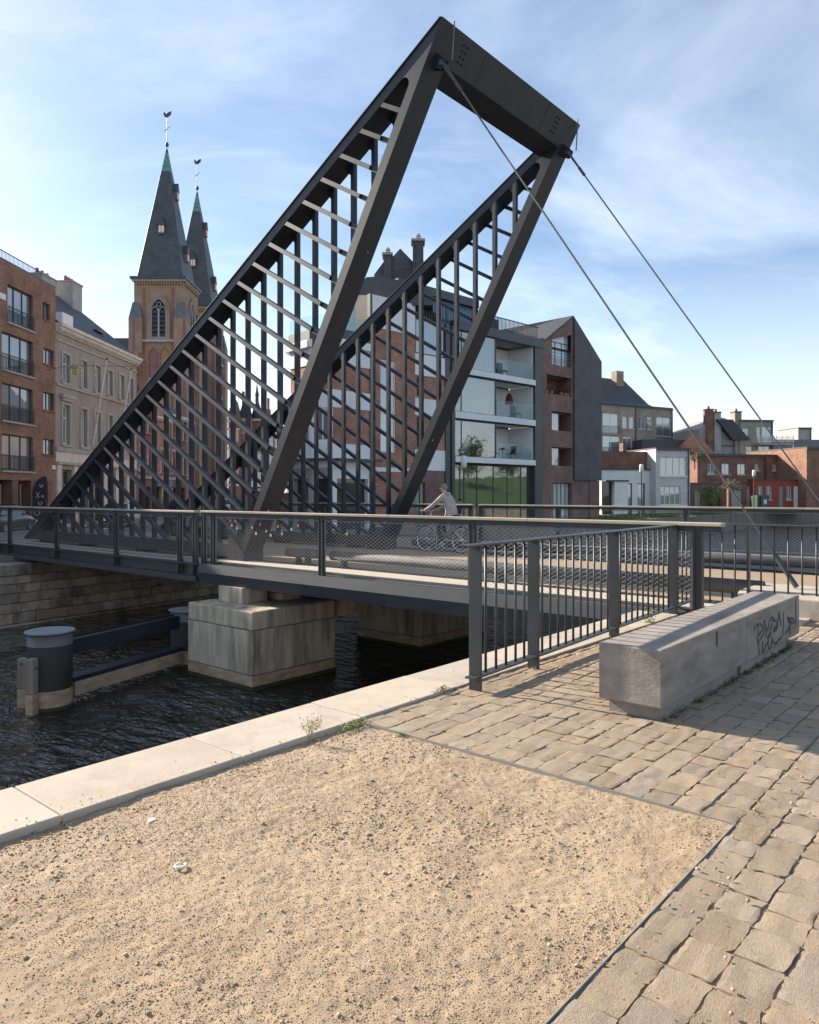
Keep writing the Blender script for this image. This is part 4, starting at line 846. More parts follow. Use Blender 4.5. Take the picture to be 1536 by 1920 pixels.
    for ax_, zl in (('x', 30.8), ('y', 35.2), ('y', 28.2)):
        r = hb*(zt-zl)/(zt-z0)
        if ax_ == 'x': b = MB().box(cx-r-.25, cx-r+.5, cy-.32, cy+.32, zl, zl+.95); rf = MB().prism([(cy-.45, zl+.95), (cy+.45, zl+.95), (cy, zl+1.9)], 'x', cx-r-.3, cx-r+.6); lv = [MB().box(cx-r-.28, cx-r-.252, cy+s-.12, cy+s+.12, zl+.12, zl+.85) for s in (-.16, .16)]
        else: b = MB().box(cx-.32, cx+.32, cy-r-.25, cy-r+.5, zl, zl+.95); rf = MB().prism([(cx-.45, zl+.95), (cx+.45, zl+.95), (cx, zl+1.9)], 'y', cy-r-.3, cy-r+.6); lv = [MB().box(cx+s-.12, cx+s+.12, cy-r-.28, cy-r-.252, zl+.12, zl+.85) for s in (-.16, .16)]
        b.build('lucarne', RUST, T_); rf.build('lucarne_roof', DARK, T_); [q.build('shutter', WHITE, T_) for q in lv]
    MB().lathe([(.01, 41.2), (.16, 41.3), (.22, 41.5), (.16, 41.7), (.035, 41.8), (.022, 44.6)], (cx, cy, 0), 10).build('finial', DARK, T_)
    MB().beam((cx, cy-.32, 43.55), (cx, cy+.32, 43.0), .04, .05).build('wind_cross', DARK, T_)
    MB().prism([(cy-.45, 44.9), (cy-.1, 44.6), (cy+.25, 44.62), (cy+.42, 45.0), (cy+.3, 45.25), (cy+.1, 44.95), (cy-.2, 45.2), (cy-.5, 45.3)], 'x', cx-.02, cx+.02).build('weathercock', DARK, T_)
tower(0); tower(12.1)
b = MB().box(5.45, 12.1, .9, 2, 0, 18); b.prism([(5.45, 18), (12.1, 18), (8.78, 22.5)], 'y', .9, 2); b.build('west_front', BRK_C, t)
wf = MB().prism(arch(8.78, 2.6, 7, 13.2), 'y', .86, .88).build('great_window', GLASSD, t)
ring(arch(8.78, 2.6, 7, 13.2), arch(8.78, 3.2, 6.8, 13.2), 'y', .7, .9).build('stone_arch', GREYS, wf)
for s in (-.65, 0, .65): MB().box(8.78+s-.07, 8.78+s+.07, .74, .85, 7, 14.6).build('mullion', GREYS, wf)
MB().torus((8.78, .8, 14.3), (0, 1, 0), .62, .08, 18, 5).build('tracery_rose', GREYS, wf)
pd = MB().prism(arch(8.78, 1.9, 0, 3.0), 'y', .84, .87).build('portal_door', BROWNF, t); ring(arch(8.78, 1.9, 0, 3.0), arch(8.78, 2.7, -.1, 3.0), 'y', .4, .9).build('stone_arch', GREYS, pd)
for x in (1.6, 2.7, 3.8, 13.7, 14.8, 15.9):
    ln = MB().prism(arch(x, .7, 6, 9.5), 'y', -.03, -.01).build('lancet_window', GLASSD, t); ring(arch(x, .7, 6, 9.5), arch(x, .95, 5.9, 9.5), 'y', -.14, 0).build('stone_arch', GREYS, ln)
MB().box(3, 14.5, 5.45, 34, 0, 13).build('nave', BRK_C, t)
MB().prism([(2.6, 13), (14.9, 13), (8.8, 20.9)], 'y', 5.0, 34.5).build('nave_roof', SLATE, t)
# ---------------------------------------------------------------- gabled houses at the end of the street
def far_house(px0, px1, Y, zt, label, kind, m):
    x0, x1 = (px0-768)/1410*Y, (px1-768)/1410*Y; F_ = Fr(x0, Y, GZ, R(8)); W = x1-x0
    t = thing('gabled_house', label, 'house', F_, (W/2, 3, 0), 'gabled houses closing the street'); hl = []
    n = max(2, round(W/1.3)); f = 0; z = 4
    while z+1.7 < zt:
        for i in range(n): c = W*(i+.5)/n; hl.append((c-.36, c+.36, z, z+1.7))
        z += 2.9
    b = wall(MB(), 0, W, 0, zt, hl, d=.2); b.quad((0, 8, 0), (0, 0, 0), (0, 0, zt), (0, 8, zt)); b.quad((W, 0, 0), (W, 8, 0), (W, 8, zt), (W, 0, zt)); b.build('wall', m, t)
    for h in hl:
        window(t, *h, .12, WHITE, GLASS, 2, [.6], fw=.09); MB().box(h[0]-.15, h[1]+.15, -.05, -.001, h[3]+.02, h[3]+.3).build('lintel', CORN, t)
    for z in (3.2, zt-.5): MB().box(-.1, W+.1, -.15, -.001, z, z+.3).build('string_course', CORN, t)
    if kind == 'step':
        g = MB(); s = 5
        for i in range(s): g.box(W*.5*i/s, W-W*.5*i/s, 0, .4, zt+i*.8, zt+(i+1)*.8-.001)
        g.box(W/2-.2, W/2+.2, -.05, .45, zt+s*.8, zt+s*.8+1.1).build('stepped_gable', m, t)
    if kind == 'turret':
        MB().lathe([(W*.42, zt), (W*.46, zt+.3), (W*.30, zt+1.8), (W*.16, zt+2.6), (W*.14, zt+3.6), (W*.2, zt+3.7), (W*.1, zt+4.6), (.05, zt+5.6), (.03, zt+6.6)], (W/2, W*.5, 0), 12).build('turret_roof', SLATE, t)
    MB().prism([(-.1, zt), (W+.1, zt), (W/2, zt+3.4)], 'y', .41, 8).build('roof', SLATE, t) if kind != 'turret' else None
    if kind == 'mansard': MB().box(W*.2, W*.4, 2, 3, zt, zt+4.4).build('chimney', BRK_H, t)
far_house(428, 447, 112, 13.2, 'far stepped gable house nearest the church corner', 'step', BRK_H)
far_house(447, 470, 118, 14.0, 'far house with steep slate roof and chimney between gable and turret', 'mansard', BRK_R)
far_house(470, 492, 122, 14.4, 'far house crowned by a bulbous slate turret', 'turret', BRK_H)
far_house(492, 514, 126, 13.0, 'far stepped gable house on the right end beside the corner building', 'step', BRK_R)
# ---------------------------------------------------------------- right of the street: corner building
RB = Fr(9.24, 54.5, 0, R(44.19))
def toRB(w): d = Vector((w[0], w[1], 0))-RB.o; return Vector((d.x*RB.c+d.y*RB.s, -d.x*RB.s+d.y*RB.c))
P = [toRB(p) for p in ((-2.15, 43.4), (-4.23, 41.4), (-5.47, 41.9), (-6.88, 43.5), (-5.4, 62))]
P[0] = Vector((-15.92, 0))
G0 = GZ-.02
t = thing('corner_building', 'brick and white banded corner building with rounded end behind the trusses', 'building', RB, (-14, 4, 0))
def band(mb_, nm, m): return mb_.build(nm, m, t)
wall(MB(), -15.92, -12.43, 3.1, 11.2, [(-15.25, -14.05, 4.0, 9.41)], d=.3).build('brick_wall', BRK_R, t)
wall(MB(), -15.92, -12.43, G0, 2.85, [], d=.3).build('brick_wall', BRK_R, t)
MB().box(-15.92, -12.43, -.03, .3, 11.2, 13.08).build('white_band', RENDW, t); MB().box(-15.92, -12.43, -.03, .3, 2.851, 3.099).build('white_band', RENDW, t)
window(t, -15.25, -14.05, 4.0, 9.41, .06, WHITE, GLASS, 1, [.42, .47], fw=.09)
for z0, z1, m_ in ((8.83, 10.13, RENDW), (6.36, 7.42, RENDW), (3.0, 4.27, RENDW)): MB().box(-12.428, -9.77, -.04, .3, z0, z1).build('white_band', m_, t)
for z0, z1 in ((7.42, 8.83), (4.27, 6.36)): MB().box(-12.428, -9.77, 0, .3, z0+.001, z1-.001).build('brick_wall', BRK_R, t); MB().box(-12.25, -12.02, -.012, -.001, z0+.15, z1-.1).build('slot_window', BLACK, t)
wall(MB(), -12.428, -9.77, G0, 2.998, [(-12.39, -11.51, G0, 2.28)]).build('brick_wall', BRK_G, t)
window(t, -12.39, -11.51, G0, 2.28, .1, BROWNF, GLASS, [.55], 1, fw=.07)
window(t, -12.42, -9.78, 10.14, 12.3, .0, DARK, GLASS, [.28, .88], 1, fw=.08)
MB().box(-12.43, -9.77, .3, .35, G0, 13).build('backing_wall', BLACK, t)
MB().box(-9.768, -8.9, -.1, .35, G0, 12.3).build('steel_column', DARK, t); MB().box(-9.35, -9.2, -.13, -.101, G0, 12.3).build('column_groove', BLACK, t)
# rounded end: three facets
for i, (a, c) in enumerate(((1, 0), (2, 1), (3, 2), (4, 3))):
    p, q = P[a], P[c]; L = (q-p).length; d = (q-p).normalized(); n = Vector((-d.y, d.x))
    def xf(mb_, p=p, d=d, n=n): mb_.v = [(p.x+d.x*v[0]+n.x*v[1], p.y+d.y*v[0]+n.y*v[1], v[2]) for v in mb_.v]; return mb_
    B = lambda z0, z1, y0, y1: xf(MB().box(0, L, y0, y1, z0, z1))
    B(10.12, 10.70, -.12, .25).build('parapet', DARK, t); B(9.7, 10.119, -.30, .25).build('white_ledge', RENDW, t); B(8.74, 9.699, -.05, .25).build('white_band', RENDW, t)
    B(7.31, 8.739, 0, .25).build('brick_wall', BRK_R, t); B(6.33, 7.309, -.05, .25).build('white_band', RENDW, t); B(3.0, 4.33, -.05, .25).build('white_band', RENDW, t)
    wh = [(.28, L-.28, 4.5, 6.2)] if i in (1, 2) else []
    xf(wall(MB(), 0, L, 4.331, 6.329, wh)).build('brick_wall', BRK_R if not wh else RENDW, t)
    if wh:
        f = MB(); x0, x1, z0, z1 = wh[0]
        for e in ((x0, x0+.07, z0, z1), (x1-.07, x1, z0, z1), (x0+.07, x1-.07, z0, z0+.07), (x0+.07, x1-.07, z1-.07, z1), ((x0+x1)/2-.04, (x0+x1)/2+.04, z0+.07, z1-.07)): f.box(e[0], e[1], .08, .15, e[2], e[3])
        o = xf(f).build('window', WHITE, t)
        for u0, u1 in ((x0+.05, (x0+x1)/2-.02), ((x0+x1)/2+.02, x1-.05)): xf(MB().box(u0, u1, .11, .12, z0+.03, z1-.03)).build('pane', GLASS, o)
    if i < 3:
        dh = [(.3, L-.3, G0, 2.4)]; xf(wall(MB(), 0, L, G0, 2.999, dh, d=.4)).build('shop_wall', RENDW if i == 0 else STONE, t)
        xf(MB().box(.3, L-.3, .3, .33, G0, 2.4)).build('shop_glass', GLASSD, t)
        xf(MB().box(-.15, L+.15, -.75, 0, 3.38, 3.50)).build('canopy', DARK, t)
        xf(MB().quad((0, -.07, 10.70), (L, -.07, 10.70), (L, -.07, 11.5), (0, -.07, 11.5))).build('glass_balustrade', CLEAR, t)
    else: B(G0, 2.999, 0, .25).build('brick_wall', BRK_R, t)
WP = lambda X, Y: tuple(toRB((X, Y)))
MB().prism([WP(*q) for q in ((-2.15, 43.4), (-4.2, 41.5), (-5.4, 42), (-6.8, 43.6), (-6.2, 60), (1, 60), (-.5, 46))][::-1], 'z', 10.4, 10.45).build('terrace_floor', STONE, t)
MB().box(-16.1, -15.93, -.06, .2, G0, 13.08).build('downpipe', DARK, t)
def facing(px0, px1, Y, z0, z1, dep, nm, m_, hole=None):     # a wall square to the street
    X0, X1 = (px0-768)/1410*Y, (px1-768)/1410*Y; b = MB(); wall(b, X0, X1, z0, z1, [hole] if hole else [], y=Y, d=.2)
    b.quad((X0, Y+dep, z0), (X0, Y, z0), (X0, Y, z1), (X0, Y+dep, z1)); b.quad((X1, Y, z0), (X1, Y+dep, z0), (X1, Y+dep, z1), (X1, Y, z1)); b.v = [(*WP(v[0], v[1]), v[2]) for v in b.v]; return b.build(nm, m_, t)
def wprism(poly, Y0, Y1, nm, m_, par=None):
    b = MB().prism(poly, 'y', Y0, Y1); b.v = [(*WP(v[0], v[1]), v[2]) for v in b.v]; return b.build(nm, m_, par or t)
X_ = lambda px, Y: (px-768)/1410*Y
Z_ = lambda py, Y: 1.55+(926-py)/1410*Y
facing(622, 696, 45.2, 10.45, 13.5, 12, 'penthouse_wall', PENT, (X_(634, 45.2), X_(666, 45.2), 10.5, Z_(577, 45.2)))
wq = MB().box(X_(634, 45.2), X_(666, 45.2), 45.32, 45.36, 10.5, Z_(577, 45.2)); wq.v = [(*WP(v[0], v[1]), v[2]) for v in wq.v]; wq.build('penthouse_window', GLASS, t)
wprism([(X_(640, 46), 13.45), (X_(664, 46), 13.75), (X_(688, 46), 14.7), (X_(716, 46), 14.75), (X_(806, 46), 14.1), (X_(812, 46), 13.0), (X_(640, 46), 13.0)], 45.6, 58, 'black_roof', DARK)
ph = wprism([(X_(703, 50), 15.3), (X_(703, 50), 15.85), (X_(722, 50), 16.76), (X_(731, 50), 16.76), (X_(751, 50), 17.55), (X_(774, 50), 16.7), (X_(795, 50), 16.7), (X_(800, 50), 15.0)], 49, 56, 'slate_gable', DSLATE)
for a, c, z0, zt in ((774, 794, 15, 17.9), (720, 734, 15.5, 17.0), (660, 676, 13.3, 15.4)):
    c_ = wprism([(X_(a, 49), z0), (X_(c, 49), z0), (X_(c, 49), zt), (X_(a, 49), zt)], 48.6, 49.6, 'chimney', DSLATE); wprism([(X_(a, 49)-.1, zt), (X_(c, 49)+.1, zt), (X_(c, 49)+.1, zt+.15), (X_(a, 49)-.1, zt+.15)], 48.5, 49.7, 'chimney_cap', STONE, c_)
    q = WP((X_(a, 49)+X_(c, 49))/2, 49.1); MB().lathe([(.2, zt+.15), (.16, zt+.42), (.2, zt+.46), (.1, zt+.62)], (q[0], q[1], 0), 10).build('chimney_pot', STONE, c_)
# ---------------------------------------------------------------- glass fronted apartments
t = thing('glass_apartment_building', 'modern apartments with glazed front, white slabs and recessed balconies', 'building', RB, (-4.5, 4, 0))
MB().box(-.36, .52, -.1, .4, G0, 12.15).build('steel_column', DARK, t)
MB().box(-8.9, .56, -.18, .4, 12.15, 12.74).build('roof_fascia', DARK, t)
FL = [(9.36, 9.74), (6.44, 6.86), (3.6, 3.97)]
for z0, z1 in FL: MB().box(-8.88, -.30, -.12, 3.0, z0, z1).build('floor_slab', RENDW, t); MB().box(-8.88, -.362, -.02, .1, z0-.1, z0-.001).build('painted_shadow_strip', BLACK, t)  # solid black strip, the shade below each slab painted in
LAMP = mat('lamp_glass', (.7, .68, .62), rough=.3)
for k, (z0, z1) in enumerate(((9.74, 12.149), (6.86, 9.26), (3.97, 6.34))):
    window(t, -8.88, -4.68, z0+.001, z1, .0, DARK, TEAL, [.17], 1, fw=.05)
    if k < 3:
        c = MB(); n = 60 if k < 2 else 14
        for i in range(n):
            wd_ = 3.2 if k < 2 else .8; a0, a1 = -8.0+wd_*i/n, -8.0+wd_*(i+1)/n; y0, y1 = .16+.03*math.sin(i*1.3), .16+.03*math.sin((i+1)*1.3); c.quad((a0, y0, z0+.03), (a1, y1, z0+.03), (a1, y1, z1-.05), (a0, y0, z1-.05))
        c.build('curtain', CURT, t)
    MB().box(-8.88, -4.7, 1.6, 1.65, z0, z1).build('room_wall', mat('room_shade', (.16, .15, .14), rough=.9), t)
    MB().box(-4.68, -4.60, .03, 3.0, z0, z1).build('glazed_return', DARK, t)
    MB().box(-4.6, -.36, 2.3, 2.4, z0, z1).build('balcony_wall', RENDW, t); MB().box(-.46, -.361, .1, 2.3, z0, z1).build('balcony_wall', RENDW, t)
    g = MB().quad((-4.55, -.04, z0+.02), (-2.45, -.04, z0+.02), (-2.45, -.04, z0+1.08), (-4.55, -.04, z0+1.08)).build('balustrade_glass', CLEAR, t); MB().quad((-2.42, -.04, z0+.02), (-.4, -.04, z0+.02), (-.4, -.04, z0+1.08), (-2.42, -.04, z0+1.08)).build('balustrade_glass', CLEAR, t); MB().box(-4.55, -.4, -.055, -.03, z0+1.08, z0+1.1).build('balustrade_cap', FRAME, g)
    MB().box(-3.2, -3.0, 2.2, 2.299, z0+1.55, z0+1.68).build('wall_lamp', LAMP, t)
window(t, -8.88, -.37, G0, 3.5, .25, DARK, GLASSG, [.10, .30, .50, .68, .86], 1, fw=.07)
MB().box(-8.88, .5, 3.0, 9, G0, 12.14).build('core', STONE, t); MB().box(-12.4, .5, .4, 9, 12.3, 12.36).build('roof_terrace', STONE, t)
window(t, -12.3, -5.2, 12.37, 14.4, 1.6, DARK, GLASSB, [.2, .42, .62, .8], 1, fw=.09); MB().box(-12.6, -4.9, 1.3, 8, 14.4, 14.95).build('penthouse_roof', DARK, t)
MB().box(-12.3, -5.2, 2.0, 2.1, 12.37, 14.4).build('penthouse_room', BLACK, t)
b = MB().box(-12.4, .3, .05, .10, 13.62, 13.68)
for i in range(86): x = -12.4+12.7*i/86; b.box(x-.022, x+.022, .06, .10, 12.4, 13.62)
b.build('terrace_railing', BROWNF, t)
# ---------------------------------------------------------------- gable house half in slate
t = thing('slate_gable_house', 'tall gabled house, left half mauve brick, right half dark slate cladding', 'building', RB, (4.5, 4, 0))
ho = [(1.85, 4.4, 11.2, 13.0), (1.2, 4.45, 8.98, 10.38), (1.85, 4.45, 6.3, 7.7), (1.85, 4.45, 3.66, 5.05), (1.85, 4.45, G0, 2.38)]
b = wall(MB(), .56, 4.6, G0, 12.47, [h if h[3] < 12.5 else (h[0], h[1], h[2], 12.469) for h in ho], d=.5); 
b.add([(.56, 0, 12.47), (1.85, 0, 12.47), (1.85, 0, 13.3)], [(0, 1, 2)]); b.add([(1.85, 0, 13.0), (4.4, 0, 13.72), (4.4, 0, 14.95), (1.85, 0, 13.3)], [(0, 1, 2, 3)]); b.add([(4.4, 0, 12.47), (4.6, 0, 12.47), (4.6, 0, 15.08), (4.4, 0, 14.95)], [(0, 1, 2, 3)])
b.box(4.6, 8.4, 0, .3, G0, 2.59); b.build('brick_wall', BRK_G, t)
MB().prism([(4.62, 2.6), (8.45, 2.6), (8.45, 12.1), (4.62, 15.0)], 'y', -.16, .3).build('slate_cladding', DSLATE, t); MB().box(8.3, 8.45, .3, 9, G0, 12.1).build('side_wall', DSLATE, t)
MB().prism([(.4, 12.42), (.4, 12.54), (4.6, 15.24), (8.6, 12.2), (8.6, 12.06), (4.6, 15.09)], 'y', -.05, 10).build('roof', SLATE, t)
MB().box(-8, .5, 4, 9.5, 12.4, 14.9).build('roof_wing', SLATE, t); MB().box(6.8, 6.95, -.06, -.003, G0, 2.59).build('downpipe', DARK, t)
b = MB(); o = window(t, 1.85, 4.4, 11.2, 13.0, .3, DARK, GLASSW, 3, 1, fw=.06); MB().add([(1.85, .34, 13.0), (4.4, .34, 13.0), (4.4, .34, 13.72)], [(0, 1, 2)]).build('pane', GLASSW, o); rail_ = MB()
for z in (11.35, 11.5, 11.65, 11.8, 12.05): rail_.box(1.8, 4.45, -.06, -.03, z, z+.025)
rail_.build('window_rail', DARK, t)
for k, h in enumerate(ho[1:4]):
    MB().box(h[0], h[1], 1.4, 1.45, h[2], h[3]).build('loggia_wall', BRK_H, t); MB().box(h[0], h[1], .5, 1.4, h[2]-.1, h[2]-.01).build('loggia_floor', STONE, t); MB().box(h[0], h[1], .5, 1.4, h[3]+.01, h[3]+.1).build('loggia_ceiling', STONE, t)
    MB().box(h[0]-.1, h[0]-.01, .5, 1.45, h[2], h[3]).box(h[1]+.01, h[1]+.1, .5, 1.45, h[2], h[3]).build('loggia_side', BRK_H, t)
    window(t, h[0], h[0]+1.6, h[2], h[3], .45 if k else 1.2, DARK, GLASS, 1, 1, fw=.06)
    if k == 0:
        for x in (1.5, 2.1, 3.4, 3.9, 4.2):
            f = thing('balcony_plant', {1.5: 'leftmost potted plant on the brick loggia ledge', 2.1: 'second potted plant from the left on the brick loggia', 3.4: 'middle potted plant on the brick loggia ledge', 3.9: 'fourth potted plant on the brick loggia, second from right', 4.2: 'rightmost potted plant on the brick loggia ledge'}[x], 'plant', RB, (x, .25, h[2]), 'plants on the brick loggia')
            MB().lathe([(.12, h[2]), (.17, h[2]+.26)], (x, .25, 0), 10).build('pot', RUST, f); l = MB()
            for i in range(60):
                c = Vector((x, .25, h[2]+.4))+Vector((random.gauss(0, .13), random.gauss(0, .1), random.gauss(.03, .12))); a = Vector((random.gauss(0, 1), random.gauss(0, 1), random.gauss(0, 1))).normalized()*.06; e = a.orthogonal().normalized()*.04; l.quad(c-a, c+e, c+a, c-e)
            l.build('leaves', GRASS, f)
window(t, 1.85, 4.45, G0, 2.38, .25, DARK, GLASSW, 5, 1, fw=.07)
# balcony furniture
def chair(x, y, z, a, lb):
    c = thing('balcony_chair', lb, 'chair', RB, (x, y, z), 'black balcony chairs'); s = 1 if a else -1; m_ = BROWNF
    MB().box(x-.25, x+.25, y-.25, y+.25, z+.40, z+.44).build('seat', m_, c); MB().beam((x+s*.24, y, z+.44), (x+s*.36, y, z+1.0), .48, .03, up=(1, 0, 0)).build('backrest', m_, c)
    for dx_ in (-.23, .23):
        for dy_ in (-.23, .23): MB().tube((x+dx_, y+dy_, z), (x+dx_, y+dy_, z+.62), .015, 6).build('leg', m_, c)
chair(-3.7, .9, 3.97, False, 'black chair left of the round balcony table on the lowest balcony'); chair(-1.9, .9, 3.97, True, 'black chair right of the round balcony table on the lowest balcony')
c = thing('balcony_table', 'small round table with a plant bowl on the lowest balcony', 'table', RB, (-2.85, .9, 3.97)); MB().lathe([(.36, 4.66), (.36, 4.70)], (-2.85, .9, 0), 18).build('top', BROWNF, c); MB().tube((-2.85, .9, 3.97), (-2.85, .9, 4.66), .025, 8).build('leg', BROWNF, c); MB().lathe([(.2, 3.971), (.2, 3.99)], (-2.85, .9, 0), 12).build('base', BROWNF, c)
b = MB(); b.lathe([(.1, 4.701), (.22, 4.8)], (-2.85, .9, 0), 10); b.build('bowl', RUST, fr=RB, org=(-2.85, .9, 4.7), label='plant bowl standing on the small balcony table', cat='bowl')
c = thing('folded_parasol', 'folded dark red parasol standing on the middle balcony', 'parasol', RB, (-2.3, .8, 6.86)); MB().tube((-2.3, .8, 6.86), (-2.15, .8, 9.0), .025, 6).build('pole', WHITE, c); MB().lathe([(.34, 7.95), (.30, 8.1), (.20, 8.55), (.06, 8.72)], (-2.2, .8, 0), 9).build('canopy', mat('parasol_cloth', (.10, .012, .02), rough=.8), c)
for i, (x, z) in enumerate(((-3.9, 9.74), (-3.2, 9.74), (-1.7, 6.86))):
    c = thing('balcony_chair', ('grey high backed chair at the left on the top balcony', 'grey high backed chair right of another on the top balcony', 'round backed chair beside the red parasol')[i], 'chair', RB, (x, .6, z), 'grey balcony chairs'); MB().box(x-.28, x+.28, .35, .85, z+.38, z+.46).build('seat', DARK, c); MB().box(x-.28, x+.28, .85, .92, z+.2, z+1.02).build('backrest', DARK, c)
    for dx_ in (-.25, .25): MB().box(x+dx_-.02, x+dx_+.02, .36, .4, z, z+.38).build('leg', DARK, c)
# ---------------------------------------------------------------- houses along the water on the right
def block(name, label, px0, px1, Y, ang, dep, zt, m, holes=(), roof=None, frame_m=WHITE, gm=GLASS, nx=2, cat='building', z0=GZ-.02, group=None):
    x0 = (px0-768)/1410*Y; F_ = Fr(x0, Y, 0, R(ang)); r1 = (px1-768)/1410
    L = (r1*Y-x0)/(math.cos(R(ang))-r1*math.sin(R(ang)))
    t = thing(name, label, cat, F_, (L/2, dep/2, z0), group)
    hl = [(a*L, b*L, c, d) for a, b, c, d in holes]
    b = wall(MB(), 0, L, z0, zt, hl); b.quad((0, dep, z0), (0, 0, z0), (0, 0, zt), (0, dep, zt)); b.quad((L, 0, z0), (L, dep, z0), (L, dep, zt), (L, 0, zt)); b.quad((L, dep, z0), (0, dep, z0), (0, dep, zt), (L, dep, zt)); b.build('wall', m, t)
    for h in hl:
        window(t, *h, .12, frame_m, gm, nx, 1, fw=.08)
        if h[2] > .3: MB().box(h[0]-.1, h[1]+.1, -.09, -.002, h[2]-.14, h[2]-.01).build('sill', STONE, t)
    if zt > 4: MB().box(-.03, L+.03, -.17, -.085, zt-.16, zt-.03).build('gutter', DARK, t); MB().box(L-.25, L-.15, -.12, -.003, z0, zt-.16).build('rainwater_pipe', DARK, t)
    if roof is None: MB().box(-.05, L+.05, -.08, dep+.05, zt, zt+.12).build('flat_roof', DARK, t)
    elif roof > 0: MB().prism([(-.2, zt), (dep/2, zt+roof), (dep+.2, zt)], 'x', 0, L).build('roof', SLATE, t)
    return t, L
bt, L = block('beige_apartments', 'beige brick apartments with slate roof and small balconies behind the white house', 1126, 1262, 106, 30, 12, 14.3, BRK_B,
    [(.29, .36, 11.0, 12.7), (.38, .45, 11.0, 12.7), (.51, .60, 11.0, 12.9), (.62, .71, 11.0, 12.9), (.03, .24, 10.2, 13.0), (.76, .97, 10.2, 13.0), (.03, .26, 7.2, 9.8), (.30, .42, 7.2, 9.8), (.56, .70, 7.2, 9.8), (.73, .95, 7.2, 9.8)], roof=0)
MB().prism([(-.3, 14.3), (1.0, 14.9), (6, 19.2), (12.3, 14.3)], 'x', -2, L*.72).build('roof', SLATE, bt); MB().box(L*.72, L, 0, 12, 14.3, 14.5).build('flat_roof', DARK, bt)
for a, c, z in ((.03, .24, 10.2), (.76, .97, 10.2), (.03, .26, 7.2), (.30, .42, 7.2), (.56, .70, 7.2), (.73, .95, 7.2)): rail_bars(bt, a*L-.1, c*L+.1, z-.1, z+1.0, -.25, n=16, r=.015); MB().box(a*L-.1, c*L+.1, -.3, -.001, z-.25, z-.1).build('balcony_slab', STONE, bt)
for x in (L*.1, L*.52): 
    MB().box(x, x+1.5, 4.5, 5.6, 17, 20.2).build('chimney', BRK_B, bt)
MB().box(L*.46, L*.475, -.1, -.001, 3, 14.2).build('downpipe', DARK, bt)
wt, L = block('white_low_house', 'low white rendered modern house below an old brick wall', 1128, 1230, 74, 12, 8, 3.9, RENDW, [(.42, .56, G0, 2.6), (.66, .8, G0, 2.6)], nx=1, frame_m=DARK)
MB().box(0, L, .6, 1.0, 3.9+.121, 5.8).build('old_brick_wall', BRK_H, wt); MB().box(L*.16, L*.40, -.9, 0, G0, 2.75).build('porch', RENDW, wt); MB().box(0, L*.16, -.3, -.001, G0, 2.7).build('glazed_porch', GLASSD, wt); MB().box(0, L*.41, -1.0, .0, 2.751, 2.9).build('porch_roof', DARK, wt)
MB().box(-.2, .0, .2, 1, 4.03, 6.3).build('brick_pier', BRK_H, wt); MB().box(L*.42, L*.5, .3, 1.05, 5.8, 6.6).build('chimney', BRK_H, wt)
PEEL = mat('flaking_white_brick', (.62, .61, .60), (.50, .46, .43), sc_=3, rough=.85, bump=.3, bsc=10, c3=(.33, .2, .15), sc3=2.5, r3=(.66, .74))
t2, L = block('white_brick_house', 'whitewashed two storey brick house with wide four pane windows', 1230, 1294, 74, 12, 9, 6.0, PEEL, [(.13, .90, 3.3, 5.2), (.13, .72, .45, 2.3)], nx=4)
for zl in (3.3, .45): MB().box(.1*L, .93*L, -.1, -.001, zl-.12, zl-.005).build('sill', WHITE, t2)
t3, L = block('garden_wall', 'brown brick garden wall with a white gate beside the white house', 1294, 1330, 78, 10, 1, 2.6, BRK_G, [(.25, .55, G0, 1.8)], nx=1, cat='wall')
r1_, L = block('long_brick_workshop', 'long dark red brick workshop with white windows and black roof edge', 1308, 1514, 86, 14, 9, 6.05, BRK_H, [(.0+.085, .155, 3.8, 5.0), (.215, .285, 3.8, 5.05), (.355, .43, 3.8, 5.05), (.51, .55, 4.3, 5.0), (.67, .71, 4.3, 5.0), (.83, .87, 4.3, 5.0)])
b = MB().box(L*.60, L*.615, -.12, -.001, 3.3, 6.0).beam((L*.607, -.06, 3.35), (L*.53, -.06, 2.9), .1, .12); b.build('downpipe', DARK, r1_)
r2_, L = block('red_painted_annex', 'low red painted annex with pale doors in front of the brick workshop', 1416, 1504, 84, 14, 1.2, 3.05, REDP, [(.06, .17, .9, 2.4), (.23, .36, .9, 2.4), (.66, .78, .9, 2.4)])
MB().box(L*.50, L*.58, -.04, -.001, G0, 2.35).build('green_door', mat('green_door', (.18, .25, .2), rough=.6), r2_); MB().box(L*.82, L*.94, -.04, -.001, G0, 2.4).build('white_door', WHITE, r2_)
block('garage_row', 'lean-to garages with grey doors left of the red annex', 1366, 1415, 84, 14, 1.4, 2.7, BRK_H, [(.12, .5, G0, 1.9), (.7, .92, G0, 2.3)], nx=1, gm=STONE)
block('brick_gable_end', 'plain brown brick building at the right edge', 1513, 1640, 84, 14, 10, 6.7, BRK_L, [(.5, .6, 3, 5)])
g1, L = block('grey_slate_gable', 'pale grey slate gable wall with tall chimneys behind the workshop', 1311, 1388, 108, 6, 10, 8.6, mat('pale_slate', (.30, .295, .285), (.25, .245, .24), sc_=3, rough=.7), roof=0)
MB().prism([(0, 8.6), (0, 10.9), (L*.5, 12.6), (L*.66, 12.4), (L, 9.4), (L, 8.6)], 'y', .01, 10).build('gable', bpy.data.materials['pale_slate'], g1)
